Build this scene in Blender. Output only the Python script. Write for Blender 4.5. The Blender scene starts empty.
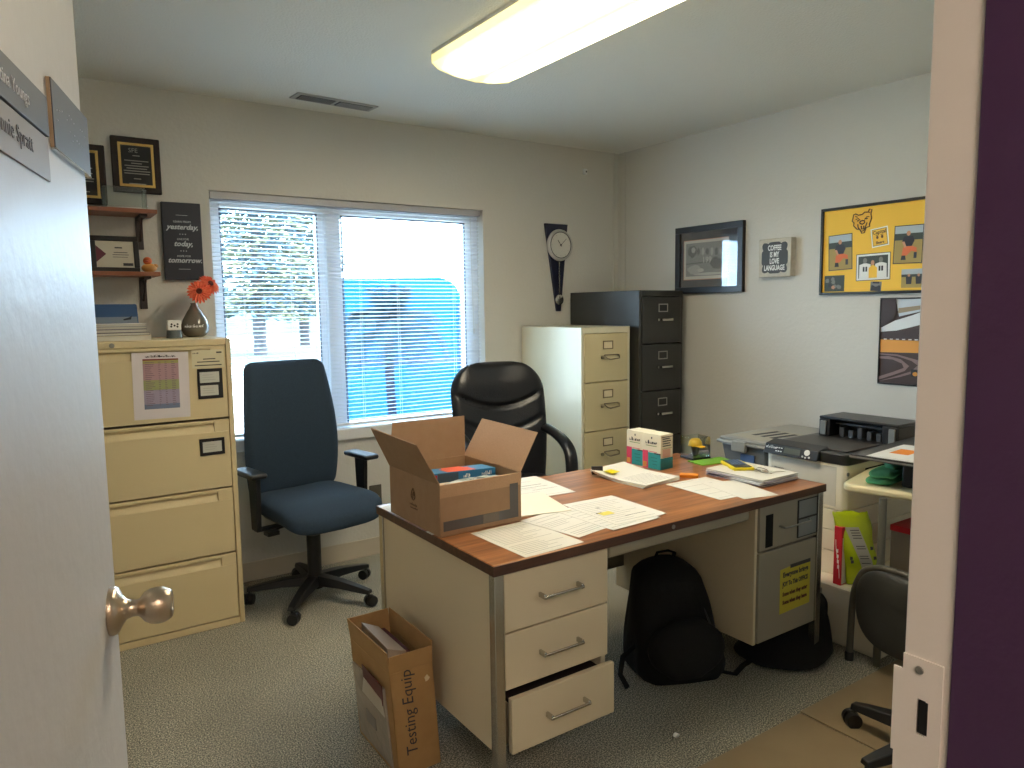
import bpy, bmesh, math, random
from mathutils import Vector, Matrix
random.seed(7)
PI = math.pi
sc = bpy.context.scene
col = sc.collection

# ---------------------------------------------------------------- camera
YAW, PITCH, ROLL, FPX = math.radians(34.217), math.radians(5.998), math.radians(0.7776), 730.75
cam_d = bpy.data.cameras.new('camera')
cam_d.sensor_width = 36.0
cam_d.lens = FPX / 1024 * 36.0
cam_d.clip_start = 0.02
cam_d.clip_end = 400
cam = bpy.data.objects.new('camera', cam_d)
col.objects.link(cam)
fw = Vector((math.sin(YAW) * math.cos(PITCH), math.cos(YAW) * math.cos(PITCH), -math.sin(PITCH)))
r0 = Vector((math.cos(YAW), -math.sin(YAW), 0))
d0 = fw.cross(r0)
rt = r0 * math.cos(ROLL) + d0 * math.sin(ROLL)
dn = -r0 * math.sin(ROLL) + d0 * math.cos(ROLL)
cam.matrix_world = Matrix(((rt.x, -dn.x, -fw.x, 0), (rt.y, -dn.y, -fw.y, 0), (rt.z, -dn.z, -fw.z, 1.41), (0, 0, 0, 1)))
sc.camera = cam

# ---------------------------------------------------------------- world, sun, exposure
w = bpy.data.worlds.new('sky')
sc.world = w
w.use_nodes = True
bg = w.node_tree.nodes['Background']
bg.inputs[0].default_value = (0.60, 0.83, 1.05, 1)
bg.inputs[1].default_value = 30.0
sun_d = bpy.data.lights.new('sun', 'SUN')
sun_d.energy = 22.0
sun_d.angle = 0.01
sun_d.color = (1.0, 0.95, 0.85)
sun = bpy.data.objects.new('sun', sun_d)
sun.rotation_euler = (math.radians(48), 0, math.radians(28))
col.objects.link(sun)
pd = bpy.data.lights.new('window_portal', 'AREA')
pd.shape = 'RECTANGLE'; pd.size = 1.56; pd.size_y = 1.24
pd.cycles.is_portal = True
po = bpy.data.objects.new('window_portal', pd)
po.location = (1.627, 4.02, 1.37)
po.rotation_euler = (-PI / 2, 0, 0)
col.objects.link(po)
sc.view_settings.view_transform = 'Standard'
sc.view_settings.look = 'None'
sc.view_settings.gamma = 1.0
sc.view_settings.use_curve_mapping = False
sc.view_settings.exposure = 0.0
try:
    sc.cycles.max_bounces = 10
    sc.cycles.diffuse_bounces = 6
    sc.cycles.transparent_max_bounces = 24
    sc.cycles.sample_clamp_indirect = 6.0
    sc.cycles.caustics_reflective = False
    sc.cycles.caustics_refractive = False
    sc.cycles.use_denoising = True
except Exception:
    pass

# ---------------------------------------------------------------- materials
def lin(c):
    return tuple((x / 12.92 if x <= 0.04045 else ((x + 0.055) / 1.055) ** 2.4) for x in (v / 255 for v in c))

MATS = {}
def mat(name, rgb, rough=0.6, metal=0.0, bump=None, noise=None, alpha=None, emit=None, coat=0, spec=0.5, trans=0, sheen=0):
    """rgb in 0-255 sRGB; bump=(scale,strength); noise=(scale, other rgb, amount)"""
    if name in MATS:
        return MATS[name]
    m = bpy.data.materials.new(name)
    m.use_nodes = True
    nt = m.node_tree
    b = nt.nodes['Principled BSDF']
    b.inputs['Base Color'].default_value = (*lin(rgb), 1)
    b.inputs['Roughness'].default_value = rough
    b.inputs['Metallic'].default_value = metal
    b.inputs['Coat Weight'].default_value = coat
    b.inputs['Specular IOR Level'].default_value = spec
    b.inputs['Transmission Weight'].default_value = trans
    b.inputs['Sheen Weight'].default_value = sheen
    if alpha is not None:
        b.inputs['Alpha'].default_value = alpha
    if emit:
        b.inputs['Emission Color'].default_value = (*lin(emit[0]), 1)
        b.inputs['Emission Strength'].default_value = emit[1]
    tc = None
    if noise or bump:
        tc = nt.nodes.new('ShaderNodeTexCoord')
    if noise:
        n = nt.nodes.new('ShaderNodeTexNoise')
        n.inputs['Scale'].default_value = noise[0]
        n.inputs['Detail'].default_value = 4
        nt.links.new(tc.outputs['Object'], n.inputs['Vector'])
        rp = nt.nodes.new('ShaderNodeValToRGB')
        rp.color_ramp.elements[0].position = 0.5 - noise[2]
        rp.color_ramp.elements[1].position = 0.5 + noise[2]
        rp.color_ramp.elements[0].color = (*lin(rgb), 1)
        rp.color_ramp.elements[1].color = (*lin(noise[1]), 1)
        nt.links.new(n.outputs['Fac'], rp.inputs['Fac'])
        nt.links.new(rp.outputs['Color'], b.inputs['Base Color'])
    if bump:
        n2 = nt.nodes.new('ShaderNodeTexNoise')
        n2.inputs['Scale'].default_value = bump[0]
        n2.inputs['Detail'].default_value = 3
        nt.links.new(tc.outputs['Object'], n2.inputs['Vector'])
        bp = nt.nodes.new('ShaderNodeBump')
        bp.inputs['Strength'].default_value = bump[1]
        bp.inputs['Distance'].default_value = 0.01
        nt.links.new(n2.outputs['Fac'], bp.inputs['Height'])
        nt.links.new(bp.outputs['Normal'], b.inputs['Normal'])
    MATS[name] = m
    return m

M_wall = mat('wall_paint', (206, 204, 197), 0.75, bump=(60, 0.15))
M_ceil = mat('ceiling_texture', (228, 226, 216), 0.9, bump=(110, 0.35))
M_trimw = mat('white_trim', (225, 226, 226), 0.45)
M_base = mat('vinyl_baseboard', (196, 186, 168), 0.5)
M_vinyl = mat('window_vinyl', (226, 230, 236), 0.4)
M_door = mat('door_paint', (200, 196, 193), 0.42, bump=(35, 0.12), spec=0.6)
M_purple = mat('purple_paint', (70, 40, 78), 0.5, bump=(50, 0.2))
M_jamb = mat('jamb_paint', (236, 228, 220), 0.4, bump=(40, 0.1))
M_tan = mat('putty_enamel', (212, 194, 152), 0.42)
M_tan2 = mat('cream_enamel', (206, 193, 152), 0.4)
M_tanside = mat('cream_side_enamel', (216, 211, 186), 0.28)
M_putty = mat('desk_putty', (212, 197, 168), 0.42)
M_blackmet = mat('black_enamel', (46, 46, 44), 0.4)
M_chrome = mat('chrome', (190, 188, 182), 0.22, 1.0)
M_nickel = mat('brushed_nickel', (196, 178, 156), 0.3, 1.0, bump=(300, 0.05))
M_steel = mat('dull_steel', (150, 148, 142), 0.4, 0.8)
M_blackpl = mat('black_plastic', (26, 26, 28), 0.4)
M_greypl = mat('grey_plastic', (120, 122, 120), 0.45)
M_bluefab = mat('navy_fabric', (30, 46, 62), 0.9, bump=(400, 0.15), noise=(300, (42, 60, 78), 0.2))
M_leather = mat('black_leather', (20, 21, 26), 0.32, bump=(120, 0.12))
M_card = mat('cardboard', (154, 122, 92), 0.85, noise=(30, (162, 130, 100), 0.3))
M_card2 = mat('cardboard_ochre', (176, 138, 90), 0.85, noise=(25, (166, 128, 82), 0.3))
M_cardin = mat('cardboard_inside', (190, 154, 120), 0.85, noise=(200, (178, 142, 108), 0.3))
M_tape = mat('grey_print', (84, 80, 78), 0.5)
M_paper = mat('white_paper', (222, 219, 208), 0.8)
M_ink = mat('pencil_grey_ink', (172, 170, 162), 0.8)
M_ink2 = mat('dark_ink', (60, 58, 62), 0.7)
M_cream = mat('manila_card', (228, 214, 182), 0.8)
M_black = mat('black_frame', (22, 20, 22), 0.35)
M_gold = mat('gold_foil', (196, 162, 92), 0.35, 0.6)
M_navy = mat('navy_card', (22, 26, 42), 0.5)
M_white = mat('white', (236, 236, 232), 0.5)
M_offwhite = mat('printer_white', (236, 227, 206), 0.4)
M_prblack = mat('printer_black', (34, 33, 34), 0.35)
M_yellow = mat('poster_yellow', (240, 190, 66), 0.7)
M_yel = mat('yellow_plastic', (236, 214, 30), 0.4)
M_orange = mat('orange_plastic', (222, 120, 50), 0.5)
M_teal = mat('teal_print', (38, 146, 146), 0.5)
M_red = mat('red_print', (196, 34, 48), 0.5)
M_pink = mat('pink_print', (214, 70, 100), 0.5)
M_green = mat('green_cloth', (92, 164, 106), 0.85, bump=(200, 0.2))
M_lime = mat('lime_foil', (172, 190, 20), 0.35, bump=(25, 0.5))
M_greenpl = mat('green_folder', (122, 178, 52), 0.5)
M_blue = mat('blue_print', (42, 112, 156), 0.5)
M_brown = mat('shelf_wood', (150, 92, 62), 0.5, noise=(20, (130, 76, 48), 0.3))
M_ceramic = mat('grey_ceramic', (112, 106, 96), 0.15)
M_flower = mat('coral_petals', (226, 84, 56), 0.7, noise=(60, (240, 130, 90), 0.2))
M_stem = mat('green_stem', (70, 96, 50), 0.7)
M_clear = None
M_bag = mat('black_nylon', (7, 7, 9), 0.9, bump=(60, 0.2))
M_chairmat = mat('tan_floor_mat', (150, 130, 100), 0.5, noise=(6, (138, 118, 88), 0.35))

def glassy(name, tint=(1, 1, 1), gl=0.08, rough=0.0):
    m = bpy.data.materials.new(name)
    m.use_nodes = True
    nt = m.node_tree
    nt.nodes.remove(nt.nodes['Principled BSDF'])
    t = nt.nodes.new('ShaderNodeBsdfTransparent')
    t.inputs[0].default_value = (*tint, 1)
    g = nt.nodes.new('ShaderNodeBsdfGlossy')
    g.inputs['Roughness'].default_value = rough
    fr = nt.nodes.new('ShaderNodeLayerWeight')
    fr.inputs['Blend'].default_value = 0.25
    ma = nt.nodes.new('ShaderNodeMath'); ma.operation = 'MULTIPLY_ADD'
    ma.inputs[1].default_value = 0.6; ma.inputs[2].default_value = gl
    nt.links.new(fr.outputs['Fresnel'], ma.inputs[0])
    mx = nt.nodes.new('ShaderNodeMixShader')
    nt.links.new(ma.outputs[0], mx.inputs[0])
    nt.links.new(t.outputs[0], mx.inputs[1])
    nt.links.new(g.outputs[0], mx.inputs[2])
    nt.links.new(mx.outputs[0], nt.nodes['Material Output'].inputs[0])
    return m
M_glass = glassy('window_glass', (0.95, 0.98, 1.0), 0.02)
M_picglass = glassy('picture_glass', (1, 1, 1), 0.10)
M_acryl = glassy('clear_acrylic', (0.86, 0.9, 0.88), 0.12)
M_bubble = mat('grey_poly_wrap', (176, 190, 188), 0.25, bump=(30, 0.8))

def carpet_mat():
    m = bpy.data.materials.new('speckled_carpet')
    m.use_nodes = True
    nt = m.node_tree; b = nt.nodes['Principled BSDF']
    tc = nt.nodes.new('ShaderNodeTexCoord')
    n = nt.nodes.new('ShaderNodeTexNoise'); n.inputs['Scale'].default_value = 210; n.inputs['Detail'].default_value = 2
    n2 = nt.nodes.new('ShaderNodeTexNoise'); n2.inputs['Scale'].default_value = 2.5; n2.inputs['Detail'].default_value = 3
    nt.links.new(tc.outputs['Object'], n.inputs['Vector']); nt.links.new(tc.outputs['Object'], n2.inputs['Vector'])
    r = nt.nodes.new('ShaderNodeValToRGB')
    e = r.color_ramp.elements
    e[0].position = 0.36; e[0].color = (*lin((92, 94, 88)), 1)
    e[1].position = 0.64; e[1].color = (*lin((212, 204, 184)), 1)
    k = e.new(0.5); k.color = (*lin((146, 143, 131)), 1)
    nt.links.new(n.outputs['Fac'], r.inputs['Fac'])
    mx = nt.nodes.new('ShaderNodeMixRGB'); mx.blend_type = 'MULTIPLY'; mx.inputs[0].default_value = 0.35
    r2 = nt.nodes.new('ShaderNodeValToRGB')
    r2.color_ramp.elements[0].position = 0.35; r2.color_ramp.elements[0].color = (0.6, 0.6, 0.6, 1)
    r2.color_ramp.elements[1].position = 0.65; r2.color_ramp.elements[1].color = (1, 1, 1, 1)
    nt.links.new(n2.outputs['Fac'], r2.inputs['Fac'])
    nt.links.new(r.outputs['Color'], mx.inputs[1]); nt.links.new(r2.outputs['Color'], mx.inputs[2])
    nt.links.new(mx.outputs[0], b.inputs['Base Color'])
    b.inputs['Roughness'].default_value = 1.0
    b.inputs['Specular IOR Level'].default_value = 0.1
    bp = nt.nodes.new('ShaderNodeBump'); bp.inputs['Strength'].default_value = 0.35; bp.inputs['Distance'].default_value = 0.003
    nt.links.new(n.outputs['Fac'], bp.inputs['Height']); nt.links.new(bp.outputs['Normal'], b.inputs['Normal'])
    return m
M_carpet = carpet_mat()

def wood_mat(name, dark, mid, light, rough=0.3, axis_scale=(1.2, 22, 22)):
    m = bpy.data.materials.new(name)
    m.use_nodes = True
    nt = m.node_tree; b = nt.nodes['Principled BSDF']
    tc = nt.nodes.new('ShaderNodeTexCoord')
    mp = nt.nodes.new('ShaderNodeMapping'); mp.inputs['Scale'].default_value = axis_scale
    nt.links.new(tc.outputs['Object'], mp.inputs['Vector'])
    n = nt.nodes.new('ShaderNodeTexNoise'); n.inputs['Scale'].default_value = 1.6; n.inputs['Detail'].default_value = 7; n.inputs['Roughness'].default_value = 0.65
    n.inputs['Distortion'].default_value = 0.6
    nt.links.new(mp.outputs[0], n.inputs['Vector'])
    r = nt.nodes.new('ShaderNodeValToRGB'); e = r.color_ramp.elements
    e[0].position = 0.3; e[0].color = (*lin(dark), 1)
    e[1].position = 0.7; e[1].color = (*lin(light), 1)
    k = e.new(0.5); k.color = (*lin(mid), 1)
    nt.links.new(n.outputs['Fac'], r.inputs['Fac']); nt.links.new(r.outputs['Color'], b.inputs['Base Color'])
    b.inputs['Roughness'].default_value = rough
    return m
M_wood = wood_mat('walnut_laminate', (104, 62, 36), (150, 96, 58), (186, 128, 80))
M_woodedge = wood_mat('walnut_edge', (58, 36, 26), (76, 48, 34), (92, 60, 42), 0.45)

# ---------------------------------------------------------------- mesh helpers
class MB:
    def __init__(s): s.v = []; s.f = []; s.m = []
    def add(s, vs, fs, mi=0, M=None):
        o = len(s.v)
        s.v += [tuple(M @ Vector(v)) if M else tuple(v) for v in vs]
        s.f += [tuple(i + o for i in f) for f in fs]
        s.m += [mi] * len(fs)
        return s
    def box(s, x0, x1, y0, y1, z0, z1, mi=0, M=None):
        vs = [(x, y, z) for z in (z0, z1) for y in (y0, y1) for x in (x0, x1)]
        fs = [(0, 2, 3, 1), (4, 5, 7, 6), (0, 1, 5, 4), (2, 6, 7, 3), (0, 4, 6, 2), (1, 3, 7, 5)]
        return s.add(vs, fs, mi, M)
    def hexa(s, p, mi=0, M=None):
        """8 corners: bottom 0-3 ccw, top 4-7 ccw"""
        return s.add(p, [(3, 2, 1, 0), (4, 5, 6, 7), (0, 1, 5, 4), (1, 2, 6, 5), (2, 3, 7, 6), (3, 0, 4, 7)], mi, M)
    def prism(s, poly, y0, y1, mi=0, M=None):
        """poly of (x,z) ccw seen from -Y, extruded y0..y1"""
        n = len(poly)
        vs = [(x, y0, z) for x, z in poly] + [(x, y1, z) for x, z in poly]
        fs = [tuple(range(n)), tuple(range(2 * n - 1, n - 1, -1))]
        fs += [(i, i + n, (i + 1) % n + n, (i + 1) % n) for i in range(n)]
        return s.add(vs, fs, mi, M)
    def slab(s, poly, z0, z1, mi=0, M=None):
        """poly of (x,y) ccw from above, extruded z0..z1"""
        n = len(poly)
        vs = [(x, y, z0) for x, y in poly] + [(x, y, z1) for x, y in poly]
        fs = [tuple(range(n - 1, -1, -1)), tuple(range(n, 2 * n))]
        fs += [(i, (i + 1) % n, (i + 1) % n + n, i + n) for i in range(n)]
        return s.add(vs, fs, mi, M)
    def lathe(s, prof, n=24, mi=0, M=None):
        vs = []; fs = []
        for r, z in prof:
            for k in range(n):
                a = 2 * PI * k / n; vs.append((r * math.cos(a), r * math.sin(a), z))
        for j in range(len(prof) - 1):
            for k in range(n):
                a, b_ = j * n + k, j * n + (k + 1) % n
                fs.append((a, b_, b_ + n, a + n))
        fs.append(tuple(range(n - 1, -1, -1))); fs.append(tuple(range((len(prof) - 1) * n, len(prof) * n)))
        return s.add(vs, fs, mi, M)
    def cyl(s, p0, p1, r0, r1=None, n=14, mi=0):
        p0 = Vector(p0); p1 = Vector(p1); d = p1 - p0
        q = d.to_track_quat('Z', 'Y').to_matrix().to_4x4(); q.translation = p0
        return s.lathe([(r0, 0), (r0 if r1 is None else r1, d.length)], n, mi, q)
    def tube(s, pts, r, n=10, mi=0, flat=1.0):
        pts = [Vector(p) for p in pts]; vs = []; fs = []
        up = Vector((0, 0, 1)); prev = None
        for i, p in enumerate(pts):
            t = (pts[min(i + 1, len(pts) - 1)] - pts[max(i - 1, 0)]).normalized()
            if prev is None:
                a = t.orthogonal().normalized() if abs(t.z) > 0.95 else t.cross(up).normalized()
            else:
                a = (prev - t * prev.dot(t)).normalized()
            prev = a; b_ = t.cross(a)
            rr = r[i] if isinstance(r, (list, tuple)) else r
            for k in range(n):
                an = 2 * PI * k / n; vs.append(p + a * rr * math.cos(an) + b_ * rr * flat * math.sin(an))
        for j in range(len(pts) - 1):
            for k in range(n):
                a_, b2 = j * n + k, j * n + (k + 1) % n
                fs.append((a_, b2, b2 + n, a_ + n))
        fs.append(tuple(range(n - 1, -1, -1))); fs.append(tuple(range((len(pts) - 1) * n, len(pts) * n)))
        return s.add(vs, fs, mi)
    def blob(s, fn, nu=20, nv=12, mi=0, M=None):
        """closed surface: fn(u in 0..1 around, v in 0..1 bottom->top) -> xyz"""
        vs = []; fs = []
        for j in range(nv + 1):
            for i in range(nu): vs.append(fn(i / nu, j / nv))
        for j in range(nv):
            for i in range(nu):
                a, b_ = j * nu + i, j * nu + (i + 1) % nu
                fs.append((a, b_, b_ + nu, a + nu))
        fs.append(tuple(range(nu - 1, -1, -1))); fs.append(tuple(range(nv * nu, nv * nu + nu)))
        return s.add(vs, fs, mi, M)
    def rrect(s, w_, h_, t, r, mi=0, M=None, n=5):
        """rounded rectangle in local XZ, thickness t along Y, centred"""
        pts = []
        for cx, cz, a0 in ((w_/2-r, h_/2-r, 0), (-w_/2+r, h_/2-r, PI/2), (-w_/2+r, -h_/2+r, PI), (w_/2-r, -h_/2+r, 1.5*PI)):
            for k in range(n + 1):
                a = a0 + PI / 2 * k / n; pts.append((cx + r * math.cos(a), cz + r * math.sin(a)))
        return s.prism(pts, -t / 2, t / 2, mi, M)
    def build(s, name, mats, parent=None, bevel=0, smooth=40, loc=None, seg=2, subd=0):
        me = bpy.data.meshes.new(name)
        me.from_pydata(s.v, [], s.f)
        if not isinstance(mats, (list, tuple)): mats = [mats]
        for m in mats: me.materials.append(m)
        for p, mi in zip(me.polygons, s.m): p.material_index = mi
        bm = bmesh.new(); bm.from_mesh(me)
        bmesh.ops.recalc_face_normals(bm, faces=bm.faces); bm.to_mesh(me); bm.free()
        if smooth:
            for p in me.polygons: p.use_smooth = True
            me.set_sharp_from_angle(angle=math.radians(smooth))
        o = bpy.data.objects.new(name, me); col.objects.link(o)
        if parent: o.parent = parent
        if loc: o.location = loc
        if bevel:
            b = o.modifiers.new('bevel', 'BEVEL'); b.width = bevel; b.segments = seg; b.limit_method = 'ANGLE'; b.angle_limit = math.radians(35)
        if subd:
            b = o.modifiers.new('sub', 'SUBSURF'); b.levels = subd; b.render_levels = subd
        return o

def tag(o, label, cat, group=None, kind=None):
    if label: o['label'] = label
    if cat: o['category'] = cat
    if group: o['group'] = group
    if kind: o['kind'] = kind
    return o
def thing(name, label, cat, loc=(0, 0, 0), rz=0, group=None):
    o = bpy.data.objects.new(name, None); col.objects.link(o)
    o.empty_display_size = 0.05
    o.location = loc; o.rotation_euler = (0, 0, math.radians(rz))
    return tag(o, label, cat, group)
def structure(o):
    o['kind'] = 'structure'; return o
def copy_tree(o, parent=None):
    c = o.copy(); col.objects.link(c); c.parent = parent
    if parent: c.matrix_parent_inverse = o.matrix_parent_inverse.copy()
    for ch in list(o.children): copy_tree(ch, c)
    return c
def T(x=0, y=0, z=0): return Matrix.Translation((x, y, z))
def RX(a): return Matrix.Rotation(math.radians(a), 4, 'X')
def RY(a): return Matrix.Rotation(math.radians(a), 4, 'Y')
def RZ(a): return Matrix.Rotation(math.radians(a), 4, 'Z')

def text_mesh(body, size, M, mb, mi, shear=0, align='CENTER', bold=0.0, squeeze=1.0):
    """append flat lettering (in local XY, facing +Z, then moved by M) to mb"""
    cu = bpy.data.curves.new('txt', 'FONT'); cu.body = body; cu.size = size; cu.align_x = align; cu.align_y = 'CENTER'
    cu.shear = shear; cu.resolution_u = 2; cu.offset = bold; cu.fill_mode = 'BOTH'; cu.extrude = 0.0003
    o = bpy.data.objects.new('txt', cu); col.objects.link(o)
    dg = bpy.context.evaluated_depsgraph_get()
    me = bpy.data.meshes.new_from_object(o.evaluated_get(dg))
    S = Matrix.Diagonal((squeeze, 1, 1, 1))
    mb.add([S @ v.co for v in me.vertices], [tuple(p.vertices) for p in me.polygons], mi, M)
    bpy.data.objects.remove(o); bpy.data.curves.remove(cu); bpy.data.meshes.remove(me)
    return mb
def faint_print(mb, M, width, height, mi=0, seed=1):
    """a word too small to read in the photograph: uneven upright strokes joined by a low line"""
    q = random.Random(seed); x = -width / 2
    while x < width / 2 - height * .2:
        w_ = height * q.uniform(.10, .20); h_ = height * q.choice((.55, .6, .62, 1.0))
        mb.box(x, x + w_, -height / 2, -height / 2 + h_, 0, .0003, mi, M)
        if q.random() < .7: mb.box(x, min(x + height * .42, width / 2), -height / 2 + h_ * q.choice((0, .4, .8)), -height / 2 + h_ * q.choice((0, .4, .8)) + height * .13, 0, .0003, mi, M)
        x += height * q.uniform(.30, .48)
    return mb
FX = lambda x, y, z: T(x, y, z) @ Matrix(((1, 0, 0, 0), (0, 0, -1, 0), (0, 1, 0, 0), (0, 0, 0, 1)))   # local XY -> world XZ, facing -Y
GX = lambda x, y, z: T(x, y, z) @ Matrix(((0, 0, -1, 0), (-1, 0, 0, 0), (0, 1, 0, 0), (0, 0, 0, 1)))  # local X -> -Y, Y -> Z, facing -X

# ================================================================ THE ROOM
X0, X1, YF, YB, ZC = -0.36, 3.527, 0.404, 3.845, 2.447
WX0, WX1, WZ0, WZ1 = 0.838, 2.416, 0.752, 2.0
FW0, FW1 = -0.13, 0.78      # door opening
structure(MB().box(X0 - .15, X1 + .15, -2.2, YB + .2, -0.06, 0).build('floor', M_carpet, smooth=0))
structure(MB().box(X0 - .15, X1 + .15, -2.2, YB + .2, ZC, ZC + .08).build('ceiling', M_ceil, smooth=0))
wb = MB()
wb.box(X0 - .15, WX0, YB, YB + .18, 0, ZC).box(WX1, X1 + .15, YB, YB + .18, 0, ZC)
wb.box(WX0, WX1, YB, YB + .18, 0, WZ0 - .06).box(WX0, WX1, YB, YB + .18, WZ1, ZC)
structure(wb.build('wall_back', M_wall, smooth=0))
structure(MB().box(X1, X1 + .15, -2.2, YB, 0, ZC).build('wall_right', M_wall, smooth=0))
structure(MB().box(X0 - .15, X0, -2.2, YB, 0, ZC).build('wall_left', M_wall, smooth=0))
M_hall = mat('hall_paint', (206, 196, 178), 0.7)
wf = MB().box(X0, FW0 - .05, 0.25, .385, 0, ZC).box(FW1 + .05, X1, 0.25, .385, 0, ZC).box(FW0 - .05, FW1 + .05, 0.25, .385, 2.1, ZC)
structure(wf.build('wall_front', M_wall, smooth=0))
structure(MB().box(X0, X1, -2.2, -2.05, 0, ZC).build('wall_hall', M_hall, smooth=0))
# baseboards
structure(MB().box(X0, X1, YB - .006, YB, 0, .102).build('baseboard_back', M_base, bevel=.003))
structure(MB().box(X1 - .006, X1, YF, YB - .006, 0, .102).build('baseboard_right', M_base, bevel=.003))
structure(MB().box(X0, X0 + .006, YF, YB - .006, 0, .102).build('baseboard_left', M_base, bevel=.003))
# cable raceways in the far corner
structure(MB().box(3.475, 3.488, YB - .008, YB, 1.2, ZC).build('trim_1', M_wall, bevel=.002))
structure(MB().box(X1 - .008, X1, YB - .075, YB - .06, 1.2, ZC).build('trim_2', M_wall, bevel=.002))
# door frame: pale rebate face, purple stop and hall side
fr = MB()
fr.box(FW1, FW1 + .05, 0.3425, YF - .012, 0, 2.1, 0)
fr.box(FW0 - .05, FW0, 0.3425, YF - .012, 0, 2.1, 0)
fr.box(FW0 - .05, FW1 + .05, 0.3425, YF - .012, 2.06, 2.11, 0)
structure(fr.build('door_frame_rebate', M_jamb, bevel=.002)).name = 'trim_3'
fs = MB()
fs.box(FW1 - .004, FW1 + .05, 0.10, 0.3425, 0, 2.1).box(FW0 - .05, FW0 + .004, 0.18, 0.3425, 0, 2.1).box(FW0, FW1, 0.18, 0.354, 2.05, 2.11)
structure(fs.build('trim_4', M_purple, bevel=.002))

# ---- window
win = thing('window_1', None, None, (0, 0, 0)); win['kind'] = 'structure'
fy0, fy1 = 3.915, 3.975
f = MB()
f.box(WX0, .895, fy0, fy1, WZ0, WZ1).box(2.325, WX1, fy0, fy1, WZ0, WZ1).box(.895, 2.325, fy0, fy1, WZ0, WZ0 + .02).box(.895, 2.325, fy0, fy1, 1.925, WZ1)
f.box(1.44, 1.50, fy0 - .012, fy1, WZ0 + .02, 1.925)
f.box(1.40, 1.44, fy0 + .01, fy1, WZ0 + .02, 1.925).box(1.50, 1.535, fy0 + .01, fy1, WZ0 + .02, 1.925)
f.build('window_frame', M_vinyl, win, bevel=.003)
# darker sash seals
M_seal = mat('window_seal', (96, 104, 118), 0.6)
sl = MB()
for a, b_ in ((.895, 1.40), (1.535, 2.325)):
    for q in (a, b_ - .007): sl.box(q, q + .007, fy0 - .002, fy0 + .01, WZ0 + .02, 1.925)
    sl.box(a, b_, fy0 - .002, fy0 + .01, 1.917, 1.925)
sl.build('sash_seal', M_seal, win)
MB().box(.895, 1.40, 3.95, 3.954, WZ0 + .02, 1.925).build('glass', M_glass, win)
MB().box(1.535, 2.325, 3.95, 3.954, WZ0 + .02, 1.925).build('glass', M_glass, win)
st = MB().box(WX0 - .02, WX1 + .02, YB - .022, fy0, WZ0 - .062, WZ0)
st.build('window_sill', M_trimw, win, bevel=.004)
# ---- blinds
bl = thing('window_blind', 'white horizontal mini blind with open slats covering the window', 'blind', (1.627, 3.875, 0))
M_slat = mat('blind_slat', (228, 232, 236), 0.4)
BX0, BX1 = WX0 + .006 - 1.627, WX1 - .012 - 1.627
MB().box(BX0, BX1, -.018, .022, 1.962, 1.997).build('headrail', mat('headrail_grey', (176, 176, 180), 0.4), bl, bevel=.002)
sl = MB()
nS = 53; zt, zb = 1.948, 0.795
for i in range(nS):
    z = zt + (zb - zt) * i / (nS - 1)
    n = 4; vs = []
    for j in range(n + 1):
        u = j / n - .5
        y = u * .0245; zz = z + .0022 * (1 - (2 * u) ** 2) - u * .0030
        vs += [(BX0 + .004, y, zz), (BX1 - .004, y, zz)]
    fs_ = [(2 * j, 2 * j + 1, 2 * j + 3, 2 * j + 2) for j in range(n)]
    top = len(vs)
    vs2 = [(x, y, q - .0006) for x, y, q in vs]
    fs2 = [tuple(reversed([k + top for k in f_])) for f_ in fs_]
    sl.add(vs + vs2, fs_ + fs2 + [(0, 2*0+top, top + 1, 1), (2*n, 2*n+1, top+2*n+1, top+2*n)], 0)
sl.build('slats', M_slat, bl, smooth=60)
MB().box(BX0 + .002, BX1 - .002, -.013, .013, .762, .778).build('bottom_rail', M_slat, bl, bevel=.003)
M_cord = mat('blind_cord', (214, 214, 212), 0.8)
for x in (.99, 1.235, 1.62, 1.85, 2.22):
    c_ = MB()
    for yy in (-.0125, .0125): c_.cyl((x - 1.627, yy, .778), (x - 1.627, yy, 1.962), .0008, n=5)
    c_.build('ladder_cord', M_cord, bl)
w_ = MB().cyl((2.34 - 1.627, -.024, 1.28), (2.33 - 1.627, -.022, 1.95), .0022, n=6)
w_.lathe([(.002, 0), (.005, .004), (.005, .03), (.002, .035)], 8, 0, T(2.34 - 1.627, -.024, 1.25))
w_.build('pull_cord', M_cord, bl)

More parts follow.
